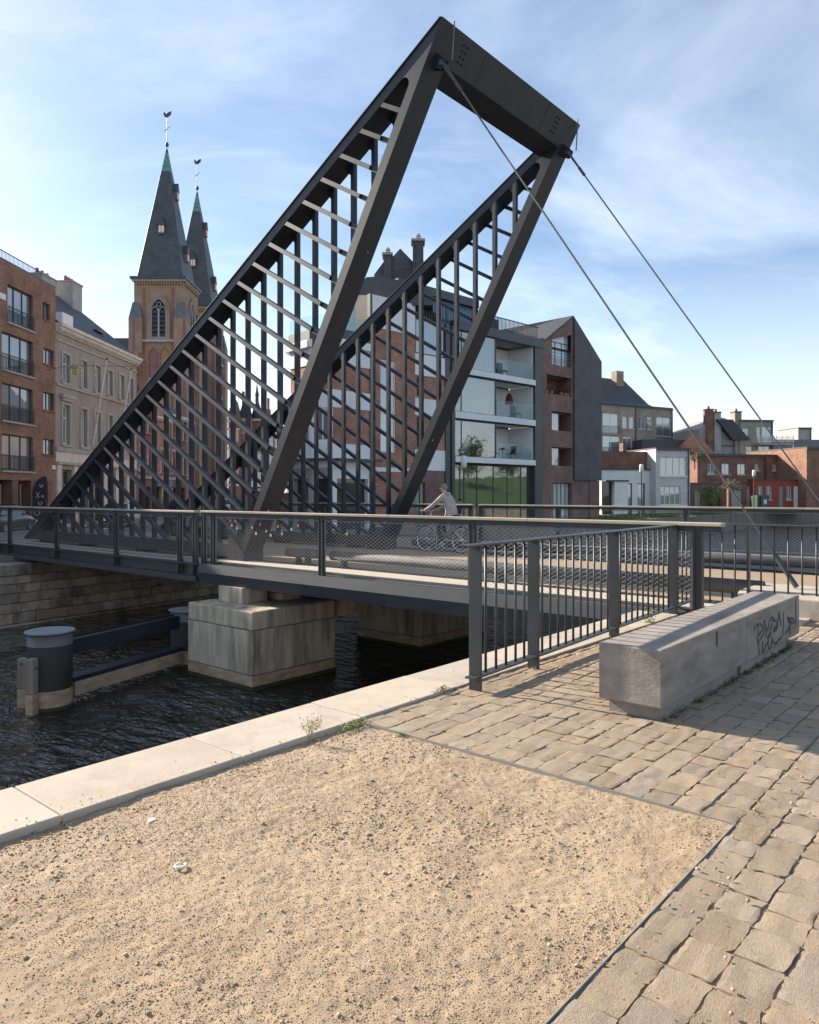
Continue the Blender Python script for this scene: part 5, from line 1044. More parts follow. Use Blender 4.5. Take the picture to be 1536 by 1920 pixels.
for x0, x1, zt, m_ in ((.17, .32, 13.6, BRK_H), (.34, .50, 13.2, STONE), (.84, 1.0, 13.3, BRK_B)):
    c = MB().box(x0*L, x1*L, -.4, .8, 5, zt).build('chimney', m_, g1); MB().box(x0*L-.08, x1*L+.08, -.48, .88, zt, zt+.15).build('chimney_cap', DARK, c); MB().lathe([(.2, zt+.15), (.16, zt+.6)], ((x0+x1)/2*L, .2, 0), 8).build('chimney_pot', RUST, c)
MB().prism([(-3.6, 6.5), (-3.6, 8.2), (-1.6, 10.2), (1.4, 7.2), (1.4, 6.5)], 'y', -2.2, -.6).build('orange_gable', BRK_R, g1)
MB().prism([(-9, 6), (-9, 9.2), (-2, 9.2), (2.5, 6)], 'y', -1.2, 4).build('slate_roof', SLATE, g1)
g2, L = block('yellow_brick_flats', 'yellow brick flats with white balcony rails behind the workshop', 1388, 1450, 108, 6, 9, 12.1, BRK_Y, [(.08, .26, 9.4, 11.0), (.5, .62, 9.0, 11.2), (.66, .95, 9.0, 11.2), (.18, .36, 6.6, 8.4), (.55, .9, 6.4, 8.6)])
MB().prism([(-1.2, 9.3), (-3.6, 12.2), (-1.3, 12.2), (1.4, 9.3)], 'y', -.3, 5).build('slate_roof', SLATE, g2)
for z in (8.75, 5.9):
    MB().box(L*.4, L*1.42, -1.6, -.001, z-.25, z).build('balcony_slab', STONE, g2); b = MB()
    for k in range(5): b.box(L*.4, L*1.42, -1.6, -1.55, z+.2+k*.2, z+.27+k*.2)
    for k in range(7): b.box(L*.4+L*1.02*k/6-.03, L*.4+L*1.02*k/6+.03, -1.61, -1.54, z, z+1.05)
    b.build('balcony_railing', WHITE, g2)
MB().box(L*1.39, L*1.42, -1.6, -1.5, 2, 8.5).build('balcony_post', WHITE, g2)
block('dark_roofed_house', 'low house with broad dark slate roof at the right edge behind the workshop', 1452, 1620, 116, 4, 12, 7, BRK_H, roof=3.4)
block('flat_top_block', 'distant grey flat roofed block above the dark slate roof', 1497, 1522, 124, 4, 6, 12.4, STONE)
# ---------------------------------------------------------------- people
SKIN = mat('skin', (.52, .33, .24), rough=.55); HAIR = mat('grey_hair', (.26, .235, .21), (.15, .14, .13), sc_=40, rough=.8)
JACK = mat('beige_jacket', (.42, .385, .35), (.32, .29, .265), sc_=9, rough=.9, bump=.9, bsc=11, bdist=.035); TROU = mat('dark_trousers', (.035, .037, .05), rough=.9); SHOE = mat('tan_shoe', (.36, .29, .20), rough=.7)
JEAN = mat('pale_jeans', (.28, .31, .38), rough=.9); COATD = mat('dark_coat', (.03, .03, .036), rough=.9)
def person(label, fr, org, J, E_, Rd, pick, mats, head, hair_m, face_dir=(0, 1)):
    names = list(J); vs = [J[n] for n in names]; es = [(names.index(a), names.index(b)) for a, b in E_]
    me = bpy.data.meshes.new('person_body'); me.from_pydata(vs, es, []); o = bpy.data.objects.new('person', me); COL.objects.link(o)
    sk = o.modifiers.new('skin', 'SKIN'); sk.use_smooth_shade = True; ss = o.modifiers.new('sub', 'SUBSURF'); ss.levels = ss.render_levels = 2
    lay = me.skin_vertices[0].data if me.skin_vertices else None
    for i, n in enumerate(names): lay[i].radius = Rd[n] if isinstance(Rd[n], tuple) else (Rd[n], Rd[n]); lay[i].use_root = (i == 0)
    dg = bpy.context.evaluated_depsgraph_get(); dg.update(); m2 = bpy.data.meshes.new_from_object(o.evaluated_get(dg)); o.modifiers.clear(); o.data = m2; bpy.data.meshes.remove(me)
    m2.materials.clear(); [m2.materials.append(m_) for m_ in mats]
    for p_ in m2.polygons: p_.material_index = pick(p_.center)
    m2.shade_smooth(); o.location = fr.w(org); o.rotation_euler = (0, 0, fr.a); INFO[o.name] = (fr, Vector(org)); tag(o, label, 'person')
    h = Vector(head)+Vector(org); f = Vector((*face_dir, 0)); s = Vector((f.y, -f.x, 0))
    def ell(c, r, n=12, m_=8):
        b = MB(); pr = [(max(.001, math.sin(math.pi*i/m_)), -math.cos(math.pi*i/m_)) for i in range(m_+1)]; b.lathe(pr, (0, 0, 0), n, cap=False); b.v = [tuple(c+s*v[0]*r[0]+f*v[1]*r[1]+Vector((0, 0, v[2]*r[2]))) for v in b.v]; return b
    ell(h-f*.018+Vector((0, 0, .030)), (.083, .098, .100), 16, 10).build('hair', hair_m, o, smooth=True)
    ell(h+f*.105-Vector((0, 0, .012)), (.014, .022, .024)).build('nose', SKIN, o, smooth=True)
    for q in (-1, 1):
        ell(h+s*q*.080-Vector((0, 0, .012)), (.012, .022, .034)).build('ear', SKIN, o, smooth=True); ell(h+f*.088+s*q*.032+Vector((0, 0, .012)), (.013, .008, .008)).build('eye', BLACK, o, smooth=True)
    ell(h+f*.090-Vector((0, 0, .055)), (.024, .008, .006)).build('mouth', RUST, o, smooth=True)
    return o
def fingers(o, c, f, s, curl=-1):             # a palm with five curled fingers on a grip
    c = Vector(c); f = Vector(f); s = Vector(s); up = Vector((0, 0, 1)); b = MB()
    b.beam(c-f*.05+up*.014, c+f*.03+up*.018, .078, .028)
    for i, L in enumerate((.034, .040, .037, .029)):
        r = c+s*(.032-.021*i)+f*.03+up*.016; a = r+f*L*.9-up*.006; d = a+f*.004-up*.030; e = d-f*.022-up*.008
        b.tube(r, a, .0095, 6, .009).tube(a, d, .009, 6, .008).tube(d, e, .008, 6, .007)
    r = c+s*.038-f*.03+up*.006; a = r+s*.012+f*.028-up*.012; b.tube(r, a, .011, 6, .0095).tube(a, a-s*.02+f*.018-up*.014, .0095, 6, .008)
    b.build('hand', SKIN, o, smooth=True)
CY = (15.35, 11.87, .03)
J = dict(pel=(0, -.27, .97), sp=(0, -.23, 1.14), ch=(0, -.10, 1.38), nk=(0, -.02, 1.53), h0=(0, .01, 1.60), h1=(0, .025, 1.69), h2=(0, .02, 1.74),
         sl=(-.18, -.07, 1.44), el=(-.27, .16, 1.22), wl=(-.25, .43, 1.095), hl=(-.245, .48, 1.085), sr=(.18, -.07, 1.44), er=(.27, .16, 1.22), wr=(.25, .43, 1.095), hr=(.245, .48, 1.085),
         pl=(-.10, -.24, .95), kl=(-.11, .12, .64), al=(-.11, -.04, .25), fl=(-.11, .10, .17), pr=(.10, -.24, .95), kr=(.11, .17, .83), ar=(.11, .04, .50), fr=(.11, .17, .43))
E_ = [('pel', 'sp'), ('sp', 'ch'), ('ch', 'nk'), ('nk', 'h0'), ('h0', 'h1'), ('h1', 'h2'), ('ch', 'sl'), ('sl', 'el'), ('el', 'wl'), ('wl', 'hl'), ('ch', 'sr'), ('sr', 'er'), ('er', 'wr'), ('wr', 'hr'), ('pel', 'pl'), ('pl', 'kl'), ('kl', 'al'), ('al', 'fl'), ('pel', 'pr'), ('pr', 'kr'), ('kr', 'ar'), ('ar', 'fr')]
Rd = dict(pel=(.17, .14), sp=(.165, .13), ch=(.18, .135), nk=.058, h0=.068, h1=(.080, .092), h2=(.07, .08), sl=.078, el=.058, wl=.042, hl=.034, sr=.078, er=.058, wr=.042, hr=.034, pl=.10, kl=.065, al=.046, fl=.042, pr=.10, kr=.065, ar=.046, fr=.042)
def pk(c):
    if c.z > 1.535 or (c.y > .425 and c.z > .95): return 2
    if c.z < .30 and c.x < 0 or (c.z < .52 and c.x > 0 and c.y > .02): return 3
    return 0 if c.z > .93 and not (c.y > -.1 and c.z < .99) else 1
cy = person('cyclist in a beige jacket riding away across the bridge', BR, CY, J, E_, Rd, pk, [JACK, TROU, SKIN, SHOE], (0, .02, 1.665), HAIR)
for q in (-1, 1): fingers(cy, (CY[0]+q*.245, CY[1]+.50, CY[2]+1.075), (0, 1, 0), (-q, 0, 0))
# bicycle
SILV = mat('silver_frame', (.42, .43, .45), rough=.3, metal=.7); TYRE = mat('tyre_rubber', (.03, .03, .03), rough=.8); CHROME = mat('chrome', (.75, .75, .76), rough=.15, metal=1); REDL = mat('red_reflector', (.5, .02, .02), rough=.3)
bk = thing('bicycle', 'silver city bicycle with rear rack ridden by the cyclist', 'bicycle', BR, CY)
O = Vector(CY); Pq = lambda x, y, z: O+Vector((x, y, z))
for y in (-.57, .60):
    wh = MB().torus(Pq(0, y, .345), (1, 0, 0), .325, .017, 36, 8).build('wheel', TYRE, bk, smooth=True); MB().torus(Pq(0, y, .345), (1, 0, 0), .303, .012, 36, 6).build('rim', CHROME, wh, smooth=True)
    s = MB()
    for i in range(28):
        a = 2*math.pi*i/28; s.tube(Pq(.02 if i % 2 else -.02, y, .345), Pq(0, y+.30*math.cos(a), .345+.30*math.sin(a)), .0016, 3, cap=False)
    s.build('spokes', CHROME, wh); MB().tube(Pq(-.05, y, .345), Pq(.05, y, .345), .025, 10).build('hub', CHROME, wh)
    MB().torus(Pq(0, y, .345), (1, 0, 0), .362, .02, 20, 4, R(20) if y > 0 else R(20), R(170)).build('mudguard', SILV, bk, smooth=True)
MB().path([Pq(0, .60, .345), Pq(0, .50, .70), Pq(0, .45, .90)], .016, 8).path([Pq(0, .46, .86), Pq(0, .12, .42), Pq(0, 0, .30)], .017, 8).path([Pq(0, .48, .74), Pq(0, .16, .36)], .014, 8).path([Pq(0, -.02, .30), Pq(0, -.22, .90)], .016, 8).path([Pq(0, 0, .30), Pq(.05, -.57, .345)], .010, 6).path([Pq(0, -.18, .76), Pq(.05, -.57, .345)], .009, 6).path([Pq(0, 0, .30), Pq(-.05, -.57, .345)], .010, 6).path([Pq(0, -.18, .76), Pq(-.05, -.57, .345)], .009, 6).build('frame', SILV, bk, smooth=True)
MB().path([Pq(0, .45, .88), Pq(0, .43, 1.06), Pq(-.12, .46, 1.09), Pq(-.25, .50, 1.075), Pq(-.27, .38, 1.06)], .012, 8).path([Pq(0, .43, 1.06), Pq(.12, .46, 1.09), Pq(.25, .50, 1.075), Pq(.27, .38, 1.06)], .012, 8).build('handlebar', CHROME, bk, smooth=True)
MB().prism([(-.42, .93), (-.14, .90), (-.12, .94), (-.25, .96), (-.42, .99)], 'x', -.09, .09).build('saddle', BLACK, bk, bevel=.02); sdl = bpy.data.objects['saddle']; sdl.data.transform(Matrix.Translation((0, 0, 0)))
MB().path([Pq(-.07, -.30, .78), Pq(-.07, -.86, .76)], .007, 6).path([Pq(.07, -.30, .78), Pq(.07, -.86, .76)], .007, 6).path([Pq(-.07, -.84, .76), Pq(.07, -.84, .76)], .007, 6).path([Pq(-.07, -.5, .775), Pq(.07, -.5, .775)], .007, 6).path([Pq(.07, -.7, .76), Pq(.06, -.57, .345)], .006, 6).path([Pq(-.07, -.7, .76), Pq(-.06, -.57, .345)], .006, 6).build('rear_rack', CHROME, bk)
MB().box(O.x-.04, O.x+.04, O.y-.90, O.y-.865, O.z+.68, O.z+.76).build('rear_light', REDL, bk); MB().lathe([(.05, 0), (.05, .05), (.02, .09)], (0, 0, 0), 10).build('headlamp', CHROME, bk)
hl_ = [o for o in bk.children if o.name.startswith('headlamp')][0]; hl_.data.transform(Matrix.Translation(Vector((0, .56, .80))) @ Matrix.Rotation(R(90), 4, 'X')); hl_.data.transform(Matrix.Translation(O))  if False else None
MB().torus(Pq(.045, 0, .30), (1, 0, 0), .09, .008, 20, 5).build('chainring', CHROME, bk); MB().path([Pq(-.09, 0, .30), Pq(-.09, -.05, .14)], .009, 6).path([Pq(.09, 0, .30), Pq(.09, .07, .45)], .009, 6).path([Pq(-.09, 0, .3), Pq(.09, 0, .3)], .012, 6).build('crank', CHROME, bk)
for x, y, z in ((-.12, -.0, .13), (.12, .09, .41)): MB().box(O.x+x-.05, O.x+x+.05, O.y+y-.05, O.y+y+.05, O.z+z-.012, O.z+z+.012).build('pedal', BLACK, bk)
for o in list(bk.children):
    if o.name.startswith('saddle'): o.location = O-Vector(CY)+Vector((0, 0, 0)); o.data.transform(Matrix.Translation(O))
MB().box(O.x-.09, O.x+.09, O.y-.16, O.y-.12, O.z+1.50, O.z+1.56).build('collar', JACK, cy, bevel=.02)
# pedestrian on the far quay
J2 = dict(pel=(0, 0, .95), sp=(0, 0, 1.12), ch=(0, .01, 1.36), nk=(0, .01, 1.50), h0=(0, .02, 1.56), h1=(0, .02, 1.64), h2=(0, .02, 1.70), sl=(-.18, 0, 1.42), el=(-.24, .0, 1.14), wl=(-.22, .10, .90), hl=(-.22, .12, .83), sr=(.18, 0, 1.42), er=(.24, .0, 1.14), wr=(.22, .10, .90), hr=(.22, .12, .83), pl=(-.09, 0, .92), kl=(-.1, .10, .50), al=(-.1, .0, .09), fl=(-.1, .15, .05), pr=(.09, 0, .92), kr=(.1, -.02, .50), ar=(.1, -.22, .12), fr=(.1, -.10, .05))
PW = Fr((862-768)/1410*44, 44, 0, R(60))
pe = person('pedestrian in dark coat and pale jeans beyond the far railing', PW, (0, 0, GZ), J2, E_, Rd, lambda c: 2 if c.z > 1.5 or (c.z < .9 and abs(c.x) > .17) else 0 if c.z > .85 else (3 if c.z < .1 else 1), [COATD, JEAN, SKIN, BLACK], (0, .02, 1.62), BLACK)
for q in (-1, 1): fingers(pe, (q*.22, .12, GZ+.80), (0, .3, -.95), (-q, 0, 0))
# ---------------------------------------------------------------- cars
def car(label, X, Y, ang, paint):
    F_ = Fr(X, Y, GZ+.01, R(ang)); t = thing('parked_car', label, 'car', F_, (0, 0, 0), 'cars parked in the street')
    st = [(-2.05, .42, .78, .62), (-1.95, .30, .92, .78), (-1.2, .26, .98, .84), (-.3, .26, .99, .86), (.7, .26, .96, .86), (1.5, .28, .86, .84), (1.95, .34, .72, .78), (2.08, .44, .62, .60)]
    b = MB(); n = len(st); ring_ = lambda y, z0, z1, w: [(-w*.92, y, z0), (-w, y, z0+.2), (-w, y, z1-.12), (-w*.9, y, z1), (w*.9, y, z1), (w, y, z1-.12), (w, y, z0+.2), (w*.92, y, z0)]
    vs = sum([ring_(*s) for s in st], []); fs = [(i*8+j, i*8+(j+1) % 8, (i+1)*8+(j+1) % 8, (i+1)*8+j) for i in range(n-1) for j in range(8)]+[tuple(range(8)), tuple(range((n-1)*8, n*8))[::-1]]
    b.add(vs, fs); b.build('body', paint, t, smooth=False, bevel=.04).data.shade_smooth()
    g = [(-1.75, .97, .78), (-1.25, 1.40, .64), (-.2, 1.47, .64), (.35, 1.42, .62), (1.15, .97, .76)]
    vs = sum([[(-w, y, z if k in (0, 4) else .96), (-w, y, z), (w, y, z), (w, y, z if k in (0, 4) else .96)] for k, (y, z, w) in enumerate(g)], [])
    gl = MB().add([(-w, y, z) for y, z, w in g]+[(w, y, z) for y, z, w in g], [(0, 1, 2, 3, 4), (9, 8, 7, 6, 5), (0, 5, 6, 1), (3, 8, 9, 4)]).build('windows', GLASSD, t)
    MB().add([(-.64, -1.25, 1.405), (.64, -1.25, 1.405), (.64, -.2, 1.478), (-.64, -.2, 1.478), (-.62, .35, 1.428), (.62, .35, 1.428)], [(0, 1, 2, 3), (3, 2, 5, 4)]).build('roof', paint, t)
    for y in (-1.3, 1.3):
        for s in (-1, 1):
            wq = MB().torus((s*.76, y, .31), (1, 0, 0), .22, .09, 20, 8).build('wheel', TYRE, t, smooth=True); MB().tube((s*.70, y, .31), (s*.83, y, .31), .19, 14).build('rim', CHROME, wq)
    for s in (-1, 1):
        MB().box(s*.58-.13, s*.58+.13, 2.0, 2.09, .52, .66).build('headlight', LAMP, t); MB().box(s*.64-.09, s*.64+.09, -2.08, -2.0, .60, .80).build('tail_light', REDL, t)
        MB().box(s*.86-.06 if s > 0 else s*.86-.06, s*.86+.06, .75, .85, .95, 1.07).build('mirror', paint, t)
    MB().box(-.26, .26, -2.085, -2.05, .45, .56).build('number_plate', WHITE, t); MB().box(-.75, .75, -2.10, -1.9, .30, .42).build('bumper', BLACK, t)
P1 = mat('silver_car_paint', (.50, .51, .53), rough=.25, metal=.5); P2 = mat('dark_blue_paint', (.03, .04, .06), rough=.2); P3 = mat('white_car_paint', (.7, .7, .7), rough=.25)
car('silver car parked in front of the classical townhouse, seen through the truss', -17.7, 46.5, 4, P1)
car('dark car parked further up the street behind the truss', -20.0, 66, 3, P2)
car('dark car at the left edge by the brick block', -20.9, 38.6, 2, P2)
car('white car further up the street near the church', -18.4, 78, 3, P3)
# ---------------------------------------------------------------- street furniture
def lamp(px, Y, zt, label):
    x = (px-768)/1410*Y; F_ = Fr(x, Y, GZ, 0); t = thing('street_lamp', label, 'street lamp', F_, (0, 0, 0), 'lamps on the far quay'); h = zt-GZ
    MB().lathe([(.09, 0), (.09, .5), (.055, .55), (.05, h-.75)], (0, 0, 0), 10).build('pole', DARK, t); MB().lathe([(.05, h-.75), (.12, h-.70), (.17, h-.62), (.17, h-.1), (.12, h-.02), (.02, h)], (0, 0, 0), 14).build('lantern', LAMP, t, smooth=True)
lamp(1203, 62, 4.0, 'lamp post in front of the low white house'); lamp(1414, 80, 4.1, 'lamp post in front of the red annex'); lamp(870, 43, 3.75, 'lamp post in front of the glass fronted apartments')
F_ = Fr((74-768)/1410*43, 43, GZ, R(-6)); t = thing('feather_flag', 'dark purple feather flag with pale marks before the brick block', 'flag', F_, (0, 0, 0))
pts = [(-.42, .55), (.35, .55), (.42, 2.2), (.45, 2.95), (.30, 3.02), (.02, 2.9), (-.25, 2.65), (-.42, 2.2)]
MB().prism(pts, 'y', -.006, .006).build('banner', mat('purple_cloth', (.055, .035, .06), rough=.9), t); MB().path([(-.44, 0, 0), (-.44, 0, 2.2), (-.27, 0, 2.68), (.02, 0, 2.94), (.4, 0, 3.04)], .012, 6).build('pole', DARK, t); MB().lathe([(.3, 0), (.25, .06)], (-.3, 0, 0), 12).build('base', DARK, t)
pm = MB()
for cx, cz, r in ((.12, 2.5, .09), (.2, 1.9, .06), (.05, 1.5, .10), (-.15, .95, .16)): pm.torus((cx, -.012, cz), (0, 1, 0), r, .018, 12, 4, 0, 4.6)
pm.beam((-.2, -.012, 2.1), (.0, -.012, 1.8), .02, .02).beam((0, -.012, 2.1), (-.2, -.012, 1.8), .02, .02).build('printed_marks', WHITE, t)
t = thing('suspended_street_light', 'grey street light hung on wires across the street', 'street light', WO, (-20.3, 46, 8.9)); MB().box(-20.9, -20.2, 45.9, 46.15, 9.25, 9.4).build('housing', STONE, t); MB().path([(-22.3, 46, 9.1), (-20.6, 46, 9.42), (-14, 48, 9.6), (-6.9, 50, 9.9)], .012, 4).build('wire', BLACK, t); MB().box(-20.6, -20.3, 45.95, 46.1, 8.85, 9.24).build('hanging_sign', mat('yellow_sign', (.45, .40, .08), rough=.6), t)
for k, (px, lb) in enumerate(((1422, 'dark green wheeled bin beside the red annex'), (1429, 'grey bin with white notice beside the green bin'))):
    x = (px-768)/1410*82; F_ = Fr(x, 82, GZ, R(14)); t = thing('waste_bin', lb, 'bin', F_, (0, 0, 0)); MB().add([(-.42, -.4, .1), (.42, -.4, .1), (.42, .4, .1), (-.42, .4, .1), (-.5, -.5, 1.6), (.5, -.5, 1.6), (.5, .5, 1.6), (-.5, .5, 1.6)], [(0,3,2,1),(0,1,5,4),(1,2,6,5),(2,3,7,6),(3,0,4,7),(4,5,6,7)]).build('tub', mat('bin_plastic%d' % k, (.02, .06, .03) if k == 0 else (.10, .10, .10), rough=.5), t); MB().prism([(-.56, 1.6), (.56, 1.6), (.45, 1.8), (-.45, 1.9)], 'x', -.53, .53).build('lid', DARK, t)
    if k: MB().box(-.2, .2, -.52, -.505, .9, 1.4).build('notice', WHITE, t)
for k, (px, Y, lb) in enumerate(((541, 70, 'left white cafe parasol seen behind the leaning mast'), (556, 74, 'right white cafe parasol seen behind the leaning mast'))):
    F_ = Fr((px-768)/1410*Y, Y, GZ, 0); t = thing('cafe_parasol', lb, 'parasol', F_, (0, 0, 0), 'cafe parasols'); MB().tube((0, 0, 0), (0, 0, 2.6), .03, 6).build('pole', STONE, t); MB().lathe([(1.5, 2.1), (1.45, 2.15), (.05, 2.75)], (0, 0, 0), 8).build('canopy', CURT, t)
F_ = Fr(-13.2, 76, GZ, R(20)); t = thing('cafe_pavilion', 'low red fronted pavilion with white canopy behind the leaning mast', 'kiosk', F_, (0, 0, 0)); MB().box(-2.4, 1.6, 0, 3, 0, 2.7).build('wall', BRK_H, t); MB().prism([(-2.7, 2.7), (1.9, 2.7), (1.2, 3.7), (-2.0, 3.7)], 'y', -.4, 3.2).build('canopy_roof', RENDW, t); MB().box(-2.4, 1.6, -.03, -.002, 2.3, 2.6).build('fascia', WHITE, t)
# ---------------------------------------------------------------- love locks on the wire mesh
LC = [(.45, .09, .03), (.55, .42, .06), (.5, .48, .5), (.42, .30, .05), (.45, .30, .12), (.6, .6, .6)]
WORDS = ['red', 'brass', 'steel', 'gold', 'copper', 'silver']
LM = [mat('padlock_'+w_, c, rough=.25, metal=.8) for w_, c in zip(WORDS, LC)]
for k, (u, z) in enumerate(((13.05, .93), (12.98, .86), (12.80, .80), (12.86, .95), (12.3, .83), (12.18, .72), (12.05, .90), (11.86, .78), (11.72, .70), (11.5, .88), (11.38, .74), (11.1, .84), (10.9, .90), (9.6, .80))):
    t = thing('padlock', '%s padlock on the near mesh railing, %s padlock from the left' % (WORDS[k % 6], ('first', 'second', 'fourth', 'third', 'fifth', 'sixth', 'seventh', 'eighth', 'ninth', 'tenth', 'eleventh', 'twelfth', 'thirteenth', 'last')[k]), 'padlock', BR, (9.56, u, z), 'padlocks on the mesh'); a = R(random.uniform(-20, 20)); r = lambda y, zz: (u+y*math.cos(a)-zz*math.sin(a), z+y*math.sin(a)+zz*math.cos(a))
    MB().prism([r(-.022, 0), r(.022, 0), r(.022, .04), r(-.022, .04)], 'x', 9.548, 9.568).build('lock_body', LM[k % 6], t, bevel=.003); s = [r(-.014, .04), r(-.014, .06), r(-.008, .071), r(.008, .071), r(.014, .06), r(.014, .04)]; MB().path([(9.558, *q) for q in s], .004, 6).build('shackle', CHROME, t)
# ---------------------------------------------------------------- weeds, moss, litter
WEED = mat('weed_leaf', (.22, .23, .07), (.14, .17, .05), sc_=8, rough=.8, rnd=.3, island=True); MOSS = mat('moss', (.10, .105, .03), (.06, .065, .02), sc_=20, rough=.95, rnd=.35, island=True)
def leaves(b, c, n, sx, sy, sz, sz_leaf, zmin):
    for i in range(n):
        p_ = Vector((c[0]+random.gauss(0, sx), c[1]+random.gauss(0, sy), max(zmin, c[2]+abs(random.gauss(0, sz))))); a = Vector((random.gauss(0, 1), random.gauss(0, 1), random.gauss(.3, 1))).normalized()*sz_leaf*random.uniform(.6, 1.4); e = a.orthogonal().normalized()*sz_leaf*.4; b.quad(p_-a, p_+e, p_+a, p_-e)
    return b
t = thing('tall_weed', 'tall feathery weed growing between coping and gravel', 'weed', BR, (3.2, 3.55, 0)); st = MB(); lv = MB()
for i in range(9):
    e = Vector((3.2+random.gauss(0, .04), 3.55+random.gauss(0, .035), random.uniform(.09, .17))); st.path([(3.2+random.gauss(0, .01), 3.55, -.02), tuple((Vector((3.2, 3.55, 0))+e)/2+Vector((0, 0, .02))), tuple(e)], .0014, 4); leaves(lv, (e.x, e.y, e.z*.55), 20, .012, .012, .05, .008, .01)
st.build('stem', WEED, t); lv.build('leaves', WEED, t, kind='stuff')
leaves(MB(), (3.58, 3.53, -.005), 420, .07, .018, .018, .008, -.01).build('corner_weed', WEED, fr=BR, org=(3.58, 3.53, 0), label='low green weeds in the corner of the gravel', cat='weed')
leaves(MB(), (3.655, 3.17, -.005), 160, .012, .03, .008, .005, -.01).build('moss_clump', MOSS, fr=BR, kind='stuff')
leaves(MB(), (4.62, 3.60, .02), 110, .05, .012, .015, .011, .02).build('joint_weed', WEED, fr=BR, org=(4.62, 3.6, .02), label='small weed in the coping joint by the railing end post', cat='weed')
leaves(MB(), (5.78, 3.47, .005), 60, .03, .02, .01, .008, .0).build('post_weed', WEED, fr=BR, org=(5.78, 3.47, 0), label='tiny weed at the foot of the second railing post', cat='weed')
leaves(MB(), (8.7, 3.63, .005), 200, .05, .03, .09, .016, .0).build('rail_weed', WEED, fr=BR, org=(8.7, 3.63, 0), label='leafy weed behind the railing near its corner', cat='weed')
b = MB()
for i in range(150): x = 5.0+3.3*random.random()**.8; leaves(b, (x, 1.985, .0), 14, .02, .018, .02*random.random(), .008, .0)
b.build('moss_strip', MOSS, fr=BR, kind='stuff')
b = MB()
for i in range(90): x = random.uniform(4.7, 9.8); leaves(b, (x, 3.58, .005), 5, .03, .006, .004, .006, .0)
b.build('joint_moss', MOSS, fr=BR, kind='stuff')
def gp(px, py): t_ = 1.55*1410/(py-926); w_ = Vector(((px-768)/1410*t_, t_, 0)); return Vector((w_.x*BR.c+w_.y*BR.s, -w_.x*BR.s+w_.y*BR.c, 0))
g = gp(338, 1617); MB().torus((g.x, g.y, -.013), (.06, .05, 1), .022, .005, 24, 6, .3, 5.6).build('plastic_ring', WHITE, fr=BR, org=(g.x, g.y, 0), label='broken white plastic ring lying on the gravel', cat='litter')
g = gp(283, 1533); MB().prism([(g.x-.02, g.y-.015), (g.x+.018, g.y-.012), (g.x+.022, g.y+.012), (g.x-.005, g.y+.02)], 'z', -.017, -.010).build('paper_scrap', WHITE, fr=BR, org=(g.x, g.y, 0), label='pale flat scrap on the gravel near the coping', cat='litter')
g = gp(28, 1681); MB().prism([(g.x-.006, g.y-.006), (g.x+.008, g.y-.004), (g.x+.004, g.y+.008)], 'z', -.018, -.008).build('red_scrap', REDL, fr=BR, org=(g.x, g.y, 0), label='tiny red scrap at the left of the gravel', cat='litter')
# ---------------------------------------------------------------- greenery
LEAF = mat('tree_leaf', (.05, .085, .02), (.035, .06, .015), sc_=2, rough=.8, rnd=.35, island=True); BARK = mat('bark', (.10, .075, .055), (.06, .045, .035), sc_=6, rough=.95, bump=.5)
def tree(label, F_, h, r, n, seed, group=None, lm=LEAF):
    rr = np.random.default_rng(seed); t = thing('tree', label, 'tree', F_, (0, 0, 0), group); tk = MB(); tk.tube((0, 0, 0), (0, 0, h*.45), h*.025, 8, h*.018); cl = []
    for i in range(9):
        a = rr.uniform(0, 6.28); e = (math.cos(a)*r*rr.uniform(.3, .8), math.sin(a)*r*rr.uniform(.3, .8), h*rr.uniform(.5, .92)); tk.tube((0, 0, h*rr.uniform(.3, .45)), e, h*.011, 6, h*.003); cl.append(e)
    tk.build('trunk', BARK, t); c = np.array(cl)[rr.integers(0, 9, n)]+rr.normal(0, 1, (n, 3))*np.array([r*.3, r*.3, h*.10]); d = rr.normal(0, 1, (n, 3)); d /= np.linalg.norm(d, axis=1)[:, None]; e = np.cross(d, rr.normal(0, 1, (n, 3))); e /= np.linalg.norm(e, axis=1)[:, None]
    s = h*.022*rr.uniform(.6, 1.4, (n, 1)); v_ = np.stack([c-d*s, c+e*s*.6, c+d*s, c-e*s*.6], 1).reshape(-1, 3); o = np_obj('crown', v_, np.arange(n*4).reshape(-1, 4), lm, parent=t)
vx = Fr((1330-768)/1410*76, 76, GZ, R(10)); t = thing('climbing_vine', 'green vine spilling over the garden wall by the white house', 'vine', vx, (0, 0, 0)); b = MB()
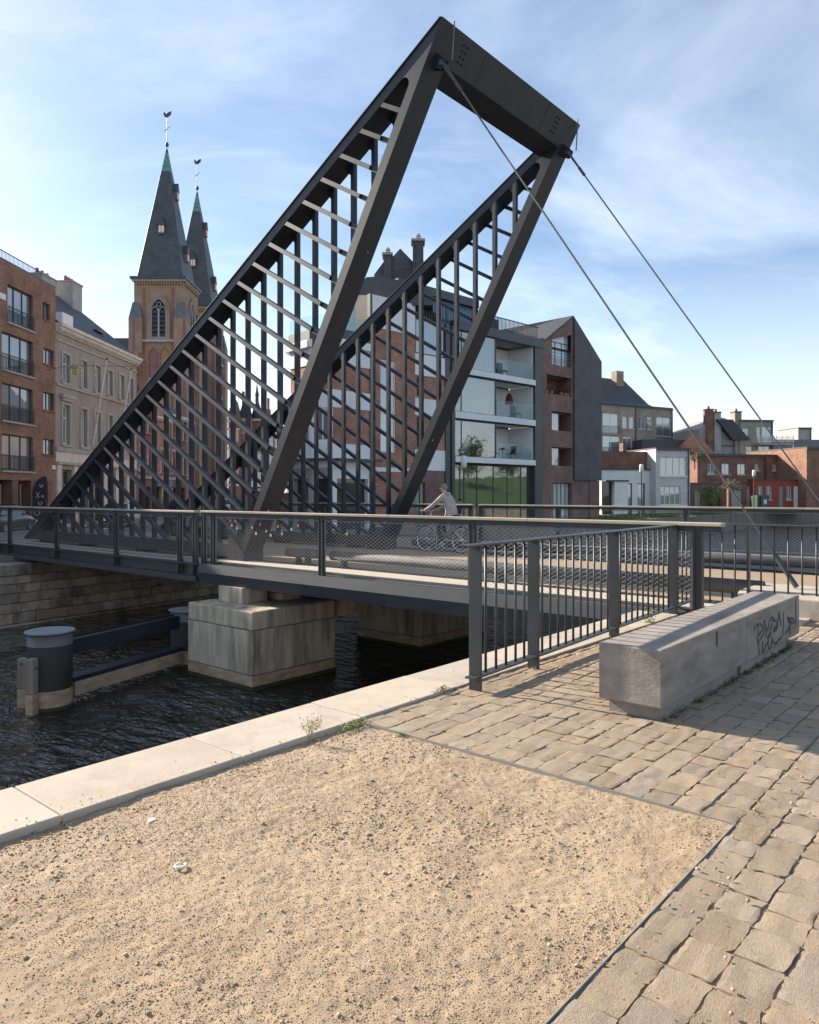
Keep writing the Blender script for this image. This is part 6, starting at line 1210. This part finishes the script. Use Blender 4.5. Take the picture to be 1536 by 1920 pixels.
for i in range(1500): leaves(b, (-.2+random.gauss(0, .5), -.2, random.uniform(.2, 2.7)), 1, .1, .12, .1, .10, .05)
b.build('foliage', mat('vine_leaf', (.10, .15, .03), (.06, .10, .02), sc_=3, rough=.8, rnd=.3, island=True), t); MB().tube((0, 0, 0), (-.1, 0, 2.4), .04, 6).build('stem', BARK, t)
vx = Fr((1368-768)/1410*80, 80, GZ, 0); t = thing('dry_shrub', 'straw coloured dry shrub on the lean-to roof left of the red annex', 'shrub', vx, (0, 0, 2.3)); b = MB()
for i in range(900): leaves(b, (random.gauss(0, .5), random.gauss(0, .3), 2.6), 1, .1, .1, .45, .09, 2.3)
b.build('foliage', mat('dry_leaf', (.26, .21, .12), (.16, .14, .07), sc_=3, rough=.9, rnd=.3, island=True), t); MB().tube((0, 0, 1.0), (0, 0, 2.8), .03, 6).build('stem', BARK, t)
for k, (px, Y) in enumerate(((1303, 76), (1340, 82))):
    tree(('ivy bush on top of the white brick house', 'low bush behind the garden wall')[k], Fr((px-768)/1410*Y, Y, GZ if k else 4.0, 0), 2.6 if k else 2.2, .9, 900, 40+k)
# the grassy bank and trees down the near side, mirrored in the ground floor glass
b = MB(); n = 40; 
for i in range(n):
    a0, a1 = 60+160*i/n, 60+160*(i+1)/n; f = lambda v_: 5.5*(1-math.exp(-max(0, v_-60)/25)); b.quad((a0, -4, 0), (a1, -4, 0), (a1, -26, f(a1)), (a0, -26, f(a0)))
    b.quad((a0, -26, f(a0)), (a1, -26, f(a1)), (a1, -60, f(a1)), (a0, -60, f(a0)))
b.build('grass_bank', mat('park_grass', (.075, .12, .035), (.05, .085, .025), sc_=.4, rough=.9), fr=BR, kind='structure')
for k, (v_, u_) in enumerate(((88, -12), (112, -20), (74, -16), (132, -14), (98, -32))):
    w0 = BR.w((v_, u_, 1.5)); tree(('broad tree on the grass bank, first along the near quay', 'tall tree high on the grass bank', 'young tree at the start of the grass bank', 'last tree far along the grass bank', 'tree on the crest behind the grass bank')[k], Fr(w0.x, w0.y, w0.z, 0), 7+k*.6, 2.6, 2600, 60+k, 'trees on the grass bank')
